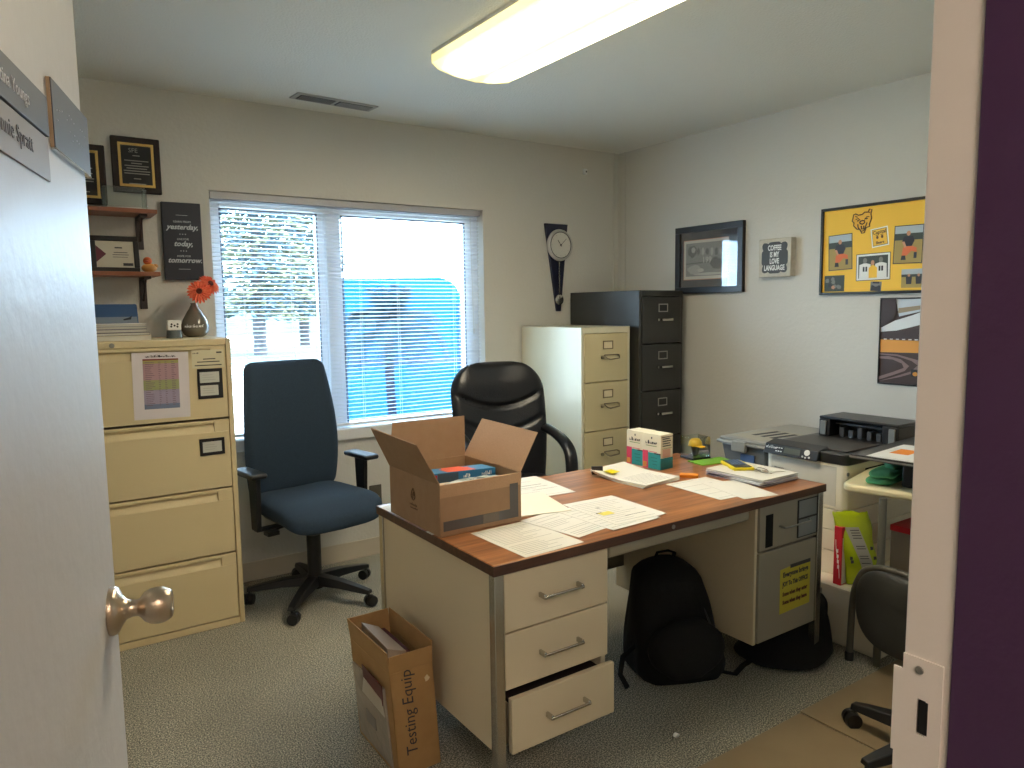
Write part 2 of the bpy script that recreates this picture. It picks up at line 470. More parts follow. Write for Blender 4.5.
# ---- ceiling light
lt = thing('ceiling_light', 'long fluorescent ceiling light with a glowing wraparound diffuser', 'light', (1.683, 2.14, ZC))
def lens_mat():
    m = bpy.data.materials.new('lens_glow'); m.use_nodes = True
    nt = m.node_tree; b = nt.nodes['Principled BSDF']
    b.inputs['Base Color'].default_value = (.8, .76, .6, 1); b.inputs['Roughness'].default_value = .4
    tc = nt.nodes.new('ShaderNodeTexCoord'); sp_ = nt.nodes.new('ShaderNodeSeparateXYZ')
    nt.links.new(tc.outputs['Object'], sp_.inputs[0])
    ab = nt.nodes.new('ShaderNodeMath'); ab.operation = 'ABSOLUTE'; nt.links.new(sp_.outputs['X'], ab.inputs[0])
    st_ = nt.nodes.new('ShaderNodeValToRGB'); st_.color_ramp.interpolation = 'EASE'      # strength across the lens: two tubes at +-0.1 m
    e = st_.color_ramp.elements
    e[0].position = 0.0; e[0].color = (.035, .035, .035, 1)
    e[1].position = 1.0; e[1].color = (.03, .03, .03, 1)
    for p_, v_ in ((.10, .06), (.32, .9), (.52, 1.0), (.72, .45), (.9, .06)):
        k_ = e.new(p_); k_.color = (v_, v_, v_, 1)
    mu = nt.nodes.new('ShaderNodeMath'); mu.operation = 'MULTIPLY'; mu.inputs[1].default_value = 5.0
    nt.links.new(ab.outputs[0], mu.inputs[0]); nt.links.new(mu.outputs[0], st_.inputs['Fac'])
    # tubes stop short of the lens ends
    yb_ = nt.nodes.new('ShaderNodeMath'); yb_.operation = 'ADD'; yb_.inputs[1].default_value = .04; nt.links.new(sp_.outputs['Y'], yb_.inputs[0])
    ya = nt.nodes.new('ShaderNodeMath'); ya.operation = 'ABSOLUTE'; nt.links.new(yb_.outputs[0], ya.inputs[0])
    mr = nt.nodes.new('ShaderNodeMapRange'); mr.inputs['From Min'].default_value = .62; mr.inputs['From Max'].default_value = .50
    mr.inputs['To Min'].default_value = .05; mr.inputs['To Max'].default_value = 1.0
    nt.links.new(ya.outputs[0], mr.inputs['Value'])
    m2 = nt.nodes.new('ShaderNodeMath'); m2.operation = 'MULTIPLY'; nt.links.new(st_.outputs['Color'], m2.inputs[0]); nt.links.new(mr.outputs[0], m2.inputs[1])
    m3 = nt.nodes.new('ShaderNodeMath'); m3.operation = 'MULTIPLY'; m3.inputs[1].default_value = 46.0; nt.links.new(m2.outputs[0], m3.inputs[0])
    m4 = nt.nodes.new('ShaderNodeMath'); m4.operation = 'MAXIMUM'; m4.inputs[1].default_value = .95; nt.links.new(m3.outputs[0], m4.inputs[0])
    cr = nt.nodes.new('ShaderNodeValToRGB'); c_ = cr.color_ramp.elements
    c_[0].position = .0; c_[0].color = (*lin((255, 238, 160)), 1); c_[1].position = .25; c_[1].color = (*lin((255, 240, 212)), 1)
    nt.links.new(m2.outputs[0], cr.inputs['Fac'])
    nt.links.new(cr.outputs['Color'], b.inputs['Emission Color']); nt.links.new(m4.outputs[0], b.inputs['Emission Strength'])
    return m
M_lens = lens_mat()
LY0, LY1 = -.66, .58; hw = .2
prof = [(-hw, -.012), (-hw, -.045), (-hw * .86, -.066), (-hw * .45, -.082), (0, -.088), (hw * .45, -.082), (hw * .86, -.066), (hw, -.045), (hw, -.012)]
MB().prism([(a, b_) for a, b_ in prof], LY0, LY1).build('diffuser', M_lens, lt, smooth=30)
MB().box(-hw - .004, hw + .004, LY0 - .004, LY1 + .004, -.014, 0).build('housing', mat('light_housing', (230, 228, 220), 0.5), lt, bevel=.002)
for s_ in (LY0 - .006, LY1 - .0):
    MB().prism([(a * 1.012, b_ * 1.02) for a, b_ in prof], s_, s_ + .006).build('end_cap', mat('cap_glow', (245, 230, 190), 0.5, emit=((255, 232, 150), .95)), lt, smooth=30)
# hall lamp behind the camera
hl = thing('hall_light', 'square ceiling light in the hallway', 'light', (.0, -1.0, ZC))
MB().box(-.3, .3, -.3, .3, -.05, -.005).build('diffuser', mat('hall_glow', (255, 240, 214), .5, emit=((255, 234, 216), 23)), hl, bevel=.01)
MB().box(-.32, .32, -.32, .32, -.012, 0).build('housing', M_trimw, hl, bevel=.003)

# ---- ceiling vent
v = thing('ceiling_vent', 'rectangular white metal air vent in the ceiling above the window', 'vent', (1.415, 3.625, ZC), 4)
MB().box(-.215, .215, -.055, .055, -.006, 0).build('frame', mat('vent_white', (168, 164, 156), .5), v, bevel=.002)
MB().box(-.19, -.01, -.036, .036, -.0075, -.0055).box(.01, .19, -.036, .036, -.0075, -.0055).build('backing', mat('vent_dark', (40, 40, 42), .8), v)
for xa in (-.19, .01):
    lv = MB()
    for k in range(15):
        xx = xa + .006 + k * .012
        lv.box(xx, xx + .0035 + (.004 if xa > 0 else 0), -.036, .036, -.011, -.0073)
    lv.build('louvres', mat('vent_louvre', (140, 138, 134), .5), v)

# ---- small wall fittings
o = MB().box(-.012, .012, -.02, 0, -.018, .018).cyl((.004, -.021, 0), (.004, -.0205, 0), .006, n=10, mi=1)
tag(o.build('wall_hook', [M_trimw, M_blackpl], bevel=.002, loc=(3.218, YB, 2.299)), 'tiny white hook with a dark hole high on the back wall near the corner', 'hook')
ot = thing('wall_outlet', 'dark cable outlet plate low on the back wall behind the desk corner', 'outlet', (1.655, YB, .35))
MB().box(-.037, .037, -.006, 0, -.057, .057).build('cover_plate', mat('outlet_brown', (88, 84, 74), .5), ot, bevel=.002)
MB().cyl((.012, -.018, -.01), (.012, -.005, -.01), .006, n=10).build('cable_socket', M_gold, ot)

# ================================================================ OFFICE DOOR (open, left)
dth = 14.9
door = thing('door_1', None, None, (-.13, .38, 0), -dth); door['kind'] = 'structure'
# door local: hinge at origin, slab extends along +Y, hall face at x=0, room face x=-.044
MB().box(-.044, 0, .0, .91, .008, 2.04).build('door_leaf', M_door, door, bevel=.002)
kn = MB()
kn.lathe([(.0, 0), (.036, 0), (.0365, .004), (.034, .010), (.022, .016), (.015, .022), (.0125, .03), (.0125, .037), (.014, .04), (.0215, .046), (.0262, .055), (.0275, .064), (.0265, .073), (.0225, .081), (.021, .083), (.0195, .0845), (.010, .0845), (.008, .082), (0, .082)], 40, 0, T(0, .862, .965) @ RY(90))
kn.build('door_knob', M_nickel, door, smooth=50)
MB().box(-.035, -.009, .905, .9115, .925, 1.0).build('latch_plate', M_nickel, door)
def door_sign(label_parts, s0, s1, z0, z1, t, m_face, name, label, edge=None):
    p = thing(name, label, 'sign', (0, 0, 0))
    p.location = (-.13 + math.sin(math.radians(dth)) * s0 + math.cos(math.radians(dth)) * 0, .38 + math.cos(math.radians(dth)) * s0 - 0, z0)
    p.rotation_euler = (0, 0, math.radians(-dth))
    if edge:
        MB().box(0.0004, t - .0015, 0, s1 - s0, 0, z1 - z0).build('backing', edge, p)
        MB().box(t - .0014, t, 0, s1 - s0, 0, z1 - z0).build('plate', m_face, p, bevel=.0005)
    else:
        MB().box(.0004, t, 0, s1 - s0, 0, z1 - z0).build('plate', m_face, p, bevel=.0005)
    for body, size, yy, zz, m_t, al in label_parts:
        # local X -> +Y along door, Y->Z, facing +X
        Mx = Matrix(((0, 0, 1, t + .0006), (1, 0, 0, yy), (0, 1, 0, zz), (0, 0, 0, 1)))
        text_mesh(body, size, Mx, MB(), 0)
        mb = MB(); text_mesh(body, size, Mx, mb, 0, align=al); mb.build('lettering', m_t, p, smooth=0)
    return p
M_signgrey = mat('engraved_grey', (66, 66, 74), .45)
M_signlight = mat('sign_silver', (150, 142, 136), .45)
M_lett = mat('pale_lettering', (200, 200, 204), .4)
door_sign([('Christina Youngs', .021, .140, .022, M_lett, 'RIGHT')], .47, .690, 1.618, 1.664, .005, M_signgrey, 'name_plate', 'dark grey engraved name plate, directly above the silver one on the open door')
door_sign([('Connie Spratt', .025, .150, .028, mat('sign_text_dark', (90, 84, 84), .4), 'RIGHT')], .47, .690, 1.566, 1.6165, .003, M_signlight, 'name_plate', 'pale silver name plate just below the dark grey one on the open door')
sp = door_sign([], .712, .918, 1.611, 1.694, .006, M_signgrey, 'door_sign', 'dark grey tactile sign with raised braille dots beside the open door edge', mat('sign_edge_wood', (176, 150, 118), .6))
rnd = random.Random(3)
dots = MB()
for k in range(26):
    yy, zz = .02 + (k % 13) * .013, .052 - (k // 13) * .02 + rnd.uniform(-.006, .006)
    if rnd.random() < .7: dots.lathe([(.0011, 0), (.0008, .0008), (0.0001, .001)], 6, 0, T(.006, yy, zz) @ RY(90))
dots.build('braille_dots', mat('dot_pale', (190, 190, 192), .4), sp)
MB().box(0.0005, .0066, 0, .205, -.0025, .0).build('bottom_rail', M_chrome, sp)

# ---- strike plate on the jamb
sk = thing('strike_plate', 'painted metal strike plate with a dark latch hole on the right door jamb', 'strike plate', (FW1, 0, 0))
pl = MB()
pt = .0022
def pj(y0, y1, z0, z1, mb, x0=-.0024, x1=-.0002, mi=0): mb.box(x0, x1, y0, y1, z0, z1, mi)
pj(.350, .3605, .88, 1.03, pl); pj(.366, .3915, .985, 1.03, pl); pj(.366, .3915, .88, .945, pl); pj(.3605, .366, .88, 1.03, pl); pj(.375, .3915, .945, .985, pl)
pj(.3915, .3985, .88, 1.012, pl)
pl.box(-.0024, .0, .3985, .4015, .915, 1.012)
pl.build('plate', M_jamb, sk)
MB().box(-.0025, -.0003, .3635, .3735, .947, .984).build('latch_hole', mat('void_black', (6, 6, 6), .9), sk)
sw = MB().lathe([(.0, 0), (.0045, 0), (.004, .0015), (.001, .0022)], 14, 0, T(-.0024, .374, 1.017) @ RY(-90))
sw.build('screw', M_steel, sk)

# ================================================================ FILE CABINETS
def label_holder(mb_par, x, y, z, w=.078, h=.050, m=M_chrome, mc=M_cream):
    h_ = MB()
    t = .006
    h_.box(x - w/2, x + w/2, y - .003, y, z - h/2, z - h/2 + t).box(x - w/2, x + w/2, y - .003, y, z + h/2 - t, z + h/2)
    h_.box(x - w/2, x - w/2 + t, y - .003, y, z - h/2 + t, z + h/2 - t).box(x + w/2 - t, x + w/2, y - .003, y, z - h/2 + t, z + h/2 - t)
    o = h_.build('label_holder', m, mb_par)
    if mc: MB().box(x - w/2 + t, x + w/2 - t, y - .0012, y, z - h/2 + t, z + h/2 - t).build('label_card', mc, o)
    return o
def vertical_cabinet(label, loc, W, D, H, n, pitch, m_front, m_side, m_hand, m_lab, m_card, style):
    t = thing('file_cabinet', label, 'file cabinet', loc)
    b_ = MB()
    th = .018
    b_.box(0, th, .004, D, 0, H).box(W - th, W, .004, D, 0, H).box(th, W - th, D - th, D, 0, H).box(th, W - th, .02, D, H - .004, H)
    b_.box(th, W - th, .004, .022, H - .035, H - .004).box(th, W - th, .03, D - th, .0, .04)
    b_.build('body', m_side, t, bevel=.003)
    ztop = H - .038
    for i in range(n):
        z1 = ztop - i * pitch; z0 = max(z1 - pitch + .006, .03)
        if z1 < .1: break
        d = MB().box(th + .003, W - th - .003, .0, D * .9, z0, z1).build('drawer', m_front, t, bevel=.003)
        label_holder(d, W / 2 + .01, 0, z1 - .068, m=m_lab, mc=m_card)
        hz = z1 - .14
        if style == 'bail':
            h_ = MB().cyl((W/2 - .035, -.0, hz), (W/2 - .035, -.012, hz), .010, .008, 12)
            h_.tube([(W/2 - .02, -.001, hz + .012), (W/2 - .012, -.022, hz - .006), (W/2 + .004, -.030, hz - .012), (W/2 + .075, -.030, hz - .006), (W/2 + .082, -.020, hz + .01), (W/2 + .082, 0, hz + .012)], .0042, 8)
            h_.tube([(W/2 - .02, -.004, hz + .014), (W/2 + .082, -.004, hz + .014)], .003, 8)
            h_.build('handle', m_hand, d)
        else:
            MB().box(W/2 - .016, W/2 + .078, -.022, -.012, hz - .007, hz + .007).box(W/2 - .008, W/2, -.014, 0, hz - .005, hz + .005).box(W/2 + .064, W/2 + .072, -.014, 0, hz - .005, hz + .005).build('handle', m_hand, d, bevel=.002)
            MB().cyl((W/2 - .035, -.01, hz), (W/2 - .035, 0, hz), .007, n=12).build('lock', m_hand, d)
    return t
vertical_cabinet('cream four drawer metal file cabinet standing in front of the taller black one', (2.687, 3.235, 0), .378, .6, 1.288, 4, .288, M_tan2, M_tanside, mat('aged_steel', (150, 140, 118), .35, .8), mat('aged_holder', (130, 118, 92), .4, .7), M_cream, 'bail')
vertical_cabinet('tall black metal file cabinet in the far corner of the room', (3.086, 3.178, 0), .372, .655, 1.50, 5, .288, M_blackmet, M_blackmet, M_chrome, mat('pale_holder', (176, 174, 168), .35, .7), mat('black_card', (40, 40, 38), .6), 'bar')

# ---- lateral cabinet (left)
LW, LD, LH = .915, .47, 1.292
lat = thing('lateral_file_cabinet', 'wide tan metal lateral file cabinet beside the window with a flower vase on top', 'file cabinet', (-.13, 3.341, 0))
b_ = MB()
b_.box(0, .018, .003, LD, 0, LH).box(LW - .022, LW, .003, LD, 0, LH).box(.018, LW - .022, LD - .015, LD, 0, LH).box(.018, LW - .022, .003, LD, LH - .028, LH)
b_.box(.018, LW - .022, .003, LD, 0, .030)
b_.build('body', M_tan, lat, bevel=.003)
edges = [(.948, 1.262), (.637, .938), (.340, .630), (.036, .332)]
for i, (z0, z1) in enumerate(edges):
    d = MB()
    # front panel with a recessed full-width pull under its top edge
    xa, xb = .021, LW - .026
    hz0, hz1 = z1 - .052, z1 - .014
    hx1 = xb - .062
    hx0 = xa + .062
    d.box(xa, xb, 0, .018, z0, hz0).box(xa, hx0, 0, .018, hz0, z1).box(hx1, xb, 0, .018, hz0, z1).box(hx0, hx1, 0, .018, hz1, z1)
    d.hexa([(hx0, .0, hz0), (hx1, .0, hz0), (hx1, .02, hz0), (hx0, .02, hz0), (hx0, .016, hz1), (hx1, .016, hz1), (hx1, .02, hz1), (hx0, .02, hz1)])
    d.box(xa + .01, xb - .01, .02, LD * .9, z0 + .01, z1 - .02)
    d.build('drawer', M_tan, lat, bevel=.0015)
MB().lathe([(.010, 0), (.010, .003), (.006, .004)], 16, 0, T(.455, .003, LH - .015) @ RX(90)).build('lock', M_steel, lat)
fy = -.0005
# sheets and labels on its front (things of their own: taped on)
def panel_thing(name, label, cat, x0, x1, z0, z1, y, m, t=.0008, tilt=0):
    return MB().box(x0, x1, y - t, y, z0, z1).build(name, m)
def flat_thing(name, label, cat, loc): return thing(name, label, cat, loc)
ch = thing('colour_chart', 'laminated sheet with a coloured striped table taped to the top drawer of the tan cabinet', 'paper', (.388, 3.3405, .967), 0)
pm = MB().box(0, .216, -.0012, 0, 0, .278, M=RY(1.0)); pm.build('sheet', mat('laminated_paper', (222, 214, 216), .25), ch)
tb = MB()
rows = [(.245, .251, 1), (.232, .245, 2), (.163, .232, 3), (.122, .163, 4), (.062, .122, 5), (.042, .062, 6)]
for z0, z1, mi in rows: tb.box(.040, .176, -.0018, -.0012, z0, z1, mi - 1, M=RY(1.0))
for k in range(24):
    z = .236 - k * .0078
    for xs, xe in ((.048, .085), (.098, .108), (.122, .132), (.148, .166)):
        tb.box(xs, xs + (xe - xs) * rnd.uniform(.5, 1), -.0021, -.0018, z, z + .0022, 6, M=RY(1.0))
tb.build('table_print', [mat('chart_red', (126, 40, 44), .4), mat('chart_olive', (164, 158, 96), .4), mat('chart_mauve', (176, 140, 146), .4), mat('chart_green', (156, 160, 110), .4), mat('chart_violet', (158, 146, 168), .4), mat('chart_slate', (112, 124, 152), .4), mat('chart_ink', (120, 96, 110), .4)], ch)
hd = MB(); faint_print(hd, RY(1.0) @ FX(.108, -.0015, .262), .115, .010); hd.build('heading', M_ink2, ch)
ml = thing('mailing_label', 'cream printed label above the two black card holders on the tan cabinet', 'label', (.622, 3.3405, 1.168))
MB().box(0, .13, -.0008, 0, 0, .077).build('sheet', mat('label_cream', (214, 204, 170), .6), ml)
tm = MB(); faint_print(tm, FX(.017, -.0010, .066), .026, .010, 0, 4)
tm.box(.1, .122, -.0014, -.0008, .062, .068)
for z, a, b_ in ((.036, .045, .095), (.024, .02, .112), (.009, .01, .12)): tm.box(a, b_, -.0012, -.0008, z, z + .004)
tm.build('print', M_ink2, ml)
def black_holder(name, label, x0, x1, z0, z1, cards):
    t = thing(name, label, 'label holder', (x0, 3.3405, z0))
    MB().box(0, x1 - x0, -.004, 0, 0, z1 - z0).build('backing', M_black, t, bevel=.001)
    for a, b_, c, d in cards:
        o = MB().box(a, b_, -.0055, -.004, c, d).build('card', mat('card_grey', (196, 196, 186), .6), t)
        k = MB()
        for q in range(3): k.box(a + .01, b_ - .012 - rnd.uniform(0, .02), -.0059, -.0055, c + (d - c) * (.25 + .22 * q), c + (d - c) * (.25 + .22 * q) + .002)
        k.build('print', M_ink, o)
black_holder('card_holder', 'black card holder with two white cards on the top drawer of the tan cabinet', .640, .742, 1.034, 1.164, [(.009, .088, .070, .116), (.009, .082, .014, .058)])
black_holder('card_holder', 'black card holder with one white card on the second drawer of the tan cabinet', .633, .736, .786, .860, [(.012, .09, .014, .060)])
# objects on top of the lateral cabinet
LT = LH + .0003
def book(name, label, cat, x0, x1, y0, y1, z0, z1, m, rz=0, pages=True, group=None):
    cx, cy = (x0 + x1) / 2, (y0 + y1) / 2
    t = thing(name, label, cat, (cx, cy, z0), rz, group)
    a, b_, h = (x1 - x0) / 2, (y1 - y0) / 2, z1 - z0
    c_ = min(.0015, h * .2)
    MB().box(-a, a, -b_, b_, 0, c_).box(-a, a, -b_, b_, h - c_, h).build('cover', m, t)
    MB().box(-a + .002, a - .003, -b_ + .003, b_ - .002, c_, h - c_).build('pages', M_paper, t)
    return t
mags = [('tan paper pad at the bottom of the magazine stack on the tan cabinet', M_cream, .022, .485, -1),
        ('dark covered magazine near the bottom of the stack on the tan cabinet', mat('dark_cover', (46, 48, 60), .4), .012, .47, 3),
        ('mauve covered magazine in the middle of the stack on the tan cabinet', mat('mauve_cover', (120, 104, 124), .4), .013, .465, 0),
        ('grey covered magazine second from the top of the stack on the tan cabinet', mat('grey_cover', (120, 122, 130), .4), .012, .468, -2),
        ('white covered magazine on top of the stack on the tan cabinet', M_white, .009, .462, 1)]
z = LT
for lb, m, h, xr, rz in mags:
    book('magazine', lb, 'magazine', xr - .215, xr, 3.40, 3.66, z, z + h, m, rz); z += h + .0005
bt = MB()
bt.hexa([(-.14, -.001, 0), (.085, -.001, 0), (.085, .001, 0), (-.14, .001, 0), (-.14, .05, .155), (.085, .05, .155), (.085, .052, .155), (-.14, .052, .155)])
bt.hexa([(.085, -.001, 0), (.092, 0.001, 0), (.092, .003, 0), (.085, .001, 0), (.085, .05, .155), (.09, .048, .150), (.09, .050, .150), (.085, .052, .155)])
bro = bt.build('sky_print', mat('brochure_blue', (44, 78, 122), .3), smooth=0)
brt = thing('brochure', 'blue glossy brochure leaning upright behind the magazine stack on the tan cabinet', 'brochure', (.385, 3.685, LT))
bro.parent = brt
MB().hexa([(-.14, .004, .018), (.085, .004, .018), (.085, .0045, .018), (-.14, .0045, .018), (-.14, .030, .098), (.085, .030, .098), (.085, .0305, .098), (-.14, .0305, .098)]).build('pale_band', mat('brochure_pale', (130, 142, 158), .3), brt)
mm = MB().prism([(0, 0), (.03, .004), (.036, .022), (.024, .014), (.0, .006)], -.0006, .0006, M=T(.03, .0245, .082) @ RX(-18)); mm.build('mountain_print', M_navy, brt)
# white cup
cp = thing('small_white_cup', 'small white cup with dark markings next to the vase on the tan cabinet', 'cup', (.603, 3.6, LT))
MB().lathe([(.0, 0), (.034, 0), (.031, .035), (.0, .035)], 20, 0).build('glass_base', mat('grey_glass', (96, 104, 104), .15), cp)
MB().rrect(.056, .044, .04, .006, M=T(0, 0, .058)).build('cup_block', M_white, cp, bevel=.002)
k = MB()
for a, b_ in ((-.012, .062), (.0, .056), (.013, .062), (-.014, .052), (.012, .051)): k.lathe([(.0045, 0), (.004, .0006), (.0, .0006)], 8, 0, T(a, -.0201, b_) @ RX(90))
k.build('dark_marks', M_blackpl, cp)
# vase with gerberas
vs_ = thing('flower_vase', 'grey ceramic bulb vase with white lettering standing on the tan cabinet', 'vase', (.708, 3.68, LT))
MB().lathe([(.0, .0), (.036, .0), (.050, .010), (.060, .030), (.061, .050), (.052, .080), (.036, .110), (.022, .132), (.014, .148), (.014, .158), (.010, .158), (.010, .10), (0, .10)], 36).build('bulb_body', M_ceramic, vs_, smooth=60)
lt_ = MB()
for i_ in range(7):
    a = math.radians(-90 - 14 + (i_ - 3) * 12)
    faint_print(lt_, T(math.cos(a) * .0612, math.sin(a) * .0612, .052) @ RZ(math.degrees(a) + 90) @ FX(0, 0, 0), .012, .015, 0, i_ + 20)
lt_.build('white_lettering', M_white, vs_)
def gerbera(loc, tilt, az, label, R, stem):
    t = thing('gerbera_flower', label, 'flower', loc, 0)
    Mh = T(0, 0, 0) @ RZ(az) @ RX(tilt)
    p = MB()
    for ring, (n, rr, up, wd) in enumerate(((20, 1.0, .0, .011), (18, .86, .010, .010), (14, .6, .016, .008))):
        for k in range(n):
            a = 360 / n * k + ring * 7
            L = R * rr * rnd.uniform(.92, 1.05); w0 = wd * R / .052
            zt_ = up + rnd.uniform(-.003, .006)
            p.add([(0.006, -w0*.3, 0), (.006, w0*.3, 0), (L * .5, w0*.55, up*.8 + .003), (L * .86, w0*.5, zt_), (L, 0, zt_ - .004), (L * .86, -w0*.5, zt_), (L * .5, -w0*.55, up*.8 + .003), (L*.5, 0, up*.8 - .001)],
                  [(0, 1, 2, 7), (0, 7, 6), (7, 2, 3, 4), (7, 4, 5, 6)], 0, Mh @ RZ(a))
    p.build('petals', M_flower, t, smooth=0)
    MB().lathe([(.013, .004), (.013, .016), (.008, .02), (0.001, .018)], 14, 0, Mh).build('flower_centre', mat('gerbera_eye', (96, 40, 30), .9, bump=(300, .8)), t)
    sb = MB().tube([Vector(s_) - Vector(loc) for s_ in stem], .0024, 7); sb.build('stem', M_stem, t)
gerbera((.722, 3.62, 1.500), 72, -4, 'coral gerbera flower facing the room, lower left of the two in the vase', .056, [(.722, 3.634, 1.499), (.718, 3.66, 1.48), (.712, 3.679, 1.44), (.708, 3.68, 1.40)])
gerbera((.780, 3.675, 1.535), 58, 32, 'coral gerbera flower tilted towards the window, upper right of the two in the vase', .054, [(.775, 3.683, 1.53), (.75, 3.68, 1.49), (.712, 3.681, 1.44), (.710, 3.682, 1.40)])

# ================================================================ SHELVES, PLAQUES ON THE BACK WALL
for zt, lb, xr in ((1.866, 'upper wooden wall shelf with a glass award beneath two plaques', .572), (1.590, 'lower wooden wall shelf holding a framed certificate and a rubber duck', .570)):
    s_ = thing('wall_shelf', lb, 'shelf', (0, YB, zt))
    MB().box(-.34, xr, -.20, 0, -.018, 0).build('board', M_brown, s_, bevel=.002)
    for bx in (-.1, .505):
        k = MB().box(bx, bx + .03, -.012, 0, -.165, -.018).box(bx, bx + .03, -.17, -.012, -.030, -.018)
        k.prism([(0, 0), (.10, .10), (.085, .10), (0, .02)], -.004, .004, M=T(bx + .015, -.012, -.13) @ RZ(-90))
        k.build('bracket', mat('dark_iron', (50, 38, 38), .5), s_, bevel=.001)
def plaque(label, x0, x1, z0, z1, logo=True):
    t = thing('award_plaque', label, 'plaque', ((x0 + x1) / 2, YB, (z0 + z1) / 2))
    W, H = x1 - x0, z1 - z0
    MB().box(-W/2, W/2, -.02, -.0005, -H/2, H/2).build('board', mat('mahogany_gloss', (36, 20, 20), .25), t, bevel=.005)
    a = .028; fy_ = -.023
    k = MB(); t_ = .011
    wi, hi = W/2 - a, H/2 - a
    k.box(-wi, wi, fy_, -.02, hi - t_, hi).box(-wi, wi, fy_, -.02, -hi, -hi + t_).box(-wi, -wi + t_, fy_, -.02, -hi + t_, hi - t_).box(wi - t_, wi, fy_, -.02, -hi + t_, hi - t_)
    k.build('gold_border', M_gold, t)
    MB().box(-wi + t_, wi - t_, -.0215, -.02, -hi + t_, hi - t_).build('engraved_plate', mat('plate_black', (16, 18, 24), .3), t)
    tx = MB()
    text_mesh('SFE', .028, FX(-.012, -.0222, hi - .034), tx, 0)
    for i_, ww in enumerate((.03, .0, .10, .045, .10, .085, .11, .105, .0, .03, .0, .07)):
        if ww: tx.box(-ww/2, ww/2, -.0222, -.0215, hi - .058 - i_ * .0115, hi - .054 - i_ * .0115)
    tx.build('engraved_text', mat('engraving', (150, 148, 142), .5), t)
plaque('black award plaque with a gold border, fully visible above the upper shelf', .423, .627, 1.958, 2.210)
plaque('black award plaque with a gold border, half hidden behind the open door edge', .190, .398, 1.895, 2.160)
ga = thing('glass_award', 'clear glass award panel standing on the upper wall shelf', 'award', (.45, 3.70, 1.8663))
MB().box(-.085, .085, -.004, .004, .012, .098).build('glass_panel', M_acryl, ga, bevel=.001)
for s_ in (-1, 1): MB().box(s_ * .08 - .009, s_ * .08 + .009, -.016, .016, 0, .088).build('glass_post', M_acryl, ga, bevel=.002)
cf = thing('framed_certificate', 'black framed certificate with a maroon diamond standing on the lower shelf', 'picture frame', (.405, 3.755, 1.5903))
cf.rotation_euler = (math.radians(-6), 0, 0)
k = MB(); W, H, t_ = .195, .163, .022
k.box(-W/2, W/2, -.008, .008, 0, t_).box(-W/2, W/2, -.008, .008, H - t_, H).box(-W/2, -W/2 + t_, -.008, .008, t_, H - t_).box(W/2 - t_, W/2, -.008, .008, t_, H - t_)
k.build('frame', M_black, cf, bevel=.003)
MB().box(-W/2 + t_, W/2 - t_, -.002, .004, t_, H - t_).build('certificate_sheet', mat('certificate_paper', (196, 190, 172), .6), cf)
MB().prism([(-W/2+t_, .045), (-.035, .082), (-W/2+t_, .12)], -.0035, -.002).build('maroon_diamond', mat('maroon', (98, 36, 52), .6), cf)
tx = MB().box(.0, .03, -.0032, -.002, .108, .114).box(-.005, .05, -.0032, -.002, .088, .091).box(-.01, .055, -.0032, -.002, .078, .0805).box(-.01, .05, -.0032, -.002, .068, .070).box(.03, .07, -.0032, -.002, .03, .042)
tx.build('certificate_text', M_ink2, cf)
# rubber duck
dk = thing('rubber_duck', 'rubber duck with an orange head standing at the end of the lower shelf', 'toy', (.538, 3.74, 1.5903))
M_duck = mat('duck_amber', (200, 140, 66), .35)
def ell(cx, cy, cz, a, b_, c, nu=18, nv=10):
    return lambda u, v_: (cx + a * math.cos(2*PI*u) * math.sin(PI * min(max(v_, .02), .98)), cy + b_ * math.sin(2*PI*u) * math.sin(PI * min(max(v_, .02), .98)), cz - c * math.cos(PI * min(max(v_, .02), .98)))
MB().blob(ell(0, 0, .021, .033, .026, .021)).blob(ell(.026, 0, .030, .012, .012, .010)).build('duck_body', M_duck, dk)
MB().blob(ell(-.006, -.004, .053, .019, .018, .018)).build('duck_head', mat('duck_orange', (214, 104, 50), .35), dk)
MB().blob(ell(-.012, -.024, .050, .009, .009, .004)).build('bill', mat('duck_red', (184, 50, 40), .4), dk)
# quote canvas
qc = thing('quote_canvas', 'tall narrow navy canvas with white script words beside the window', 'wall sign', (.703, YB, 1.744))
W, H = .172, .365
MB().box(-W/2, W/2, -.030, -.0005, -H/2, H/2).build('canvas', M_navy, qc, bevel=.002)
tx = MB(); yq = -.0308
text_mesh('LEARN FROM', .013, FX(0, yq, .092), tx, 0)
text_mesh('yesterday,', .034, FX(0, yq, .067), tx, 0, shear=.35, bold=.0008)
text_mesh('LIVE FOR', .013, FX(0, yq, .010), tx, 0)
text_mesh('today,', .034, FX(0, yq, -.012), tx, 0, shear=.35, bold=.0008)
text_mesh('HOPE FOR', .013, FX(0, yq, -.070), tx, 0)
text_mesh('tomorrow.', .034, FX(.004, yq, -.090), tx, 0, shear=.35, bold=.0008)
for zz in (.034, -.045):
    for s_ in (-.012, 0, .012): tx.box(s_ - .002, s_ + .002, yq, -.030, zz - .002, zz + .002)
for zz in (.122, -.132): tx.box(-.026, .026, yq, -.030, zz, zz + .0015)
tx.build('white_script', mat('script_white', (190, 194, 200), .6), qc)

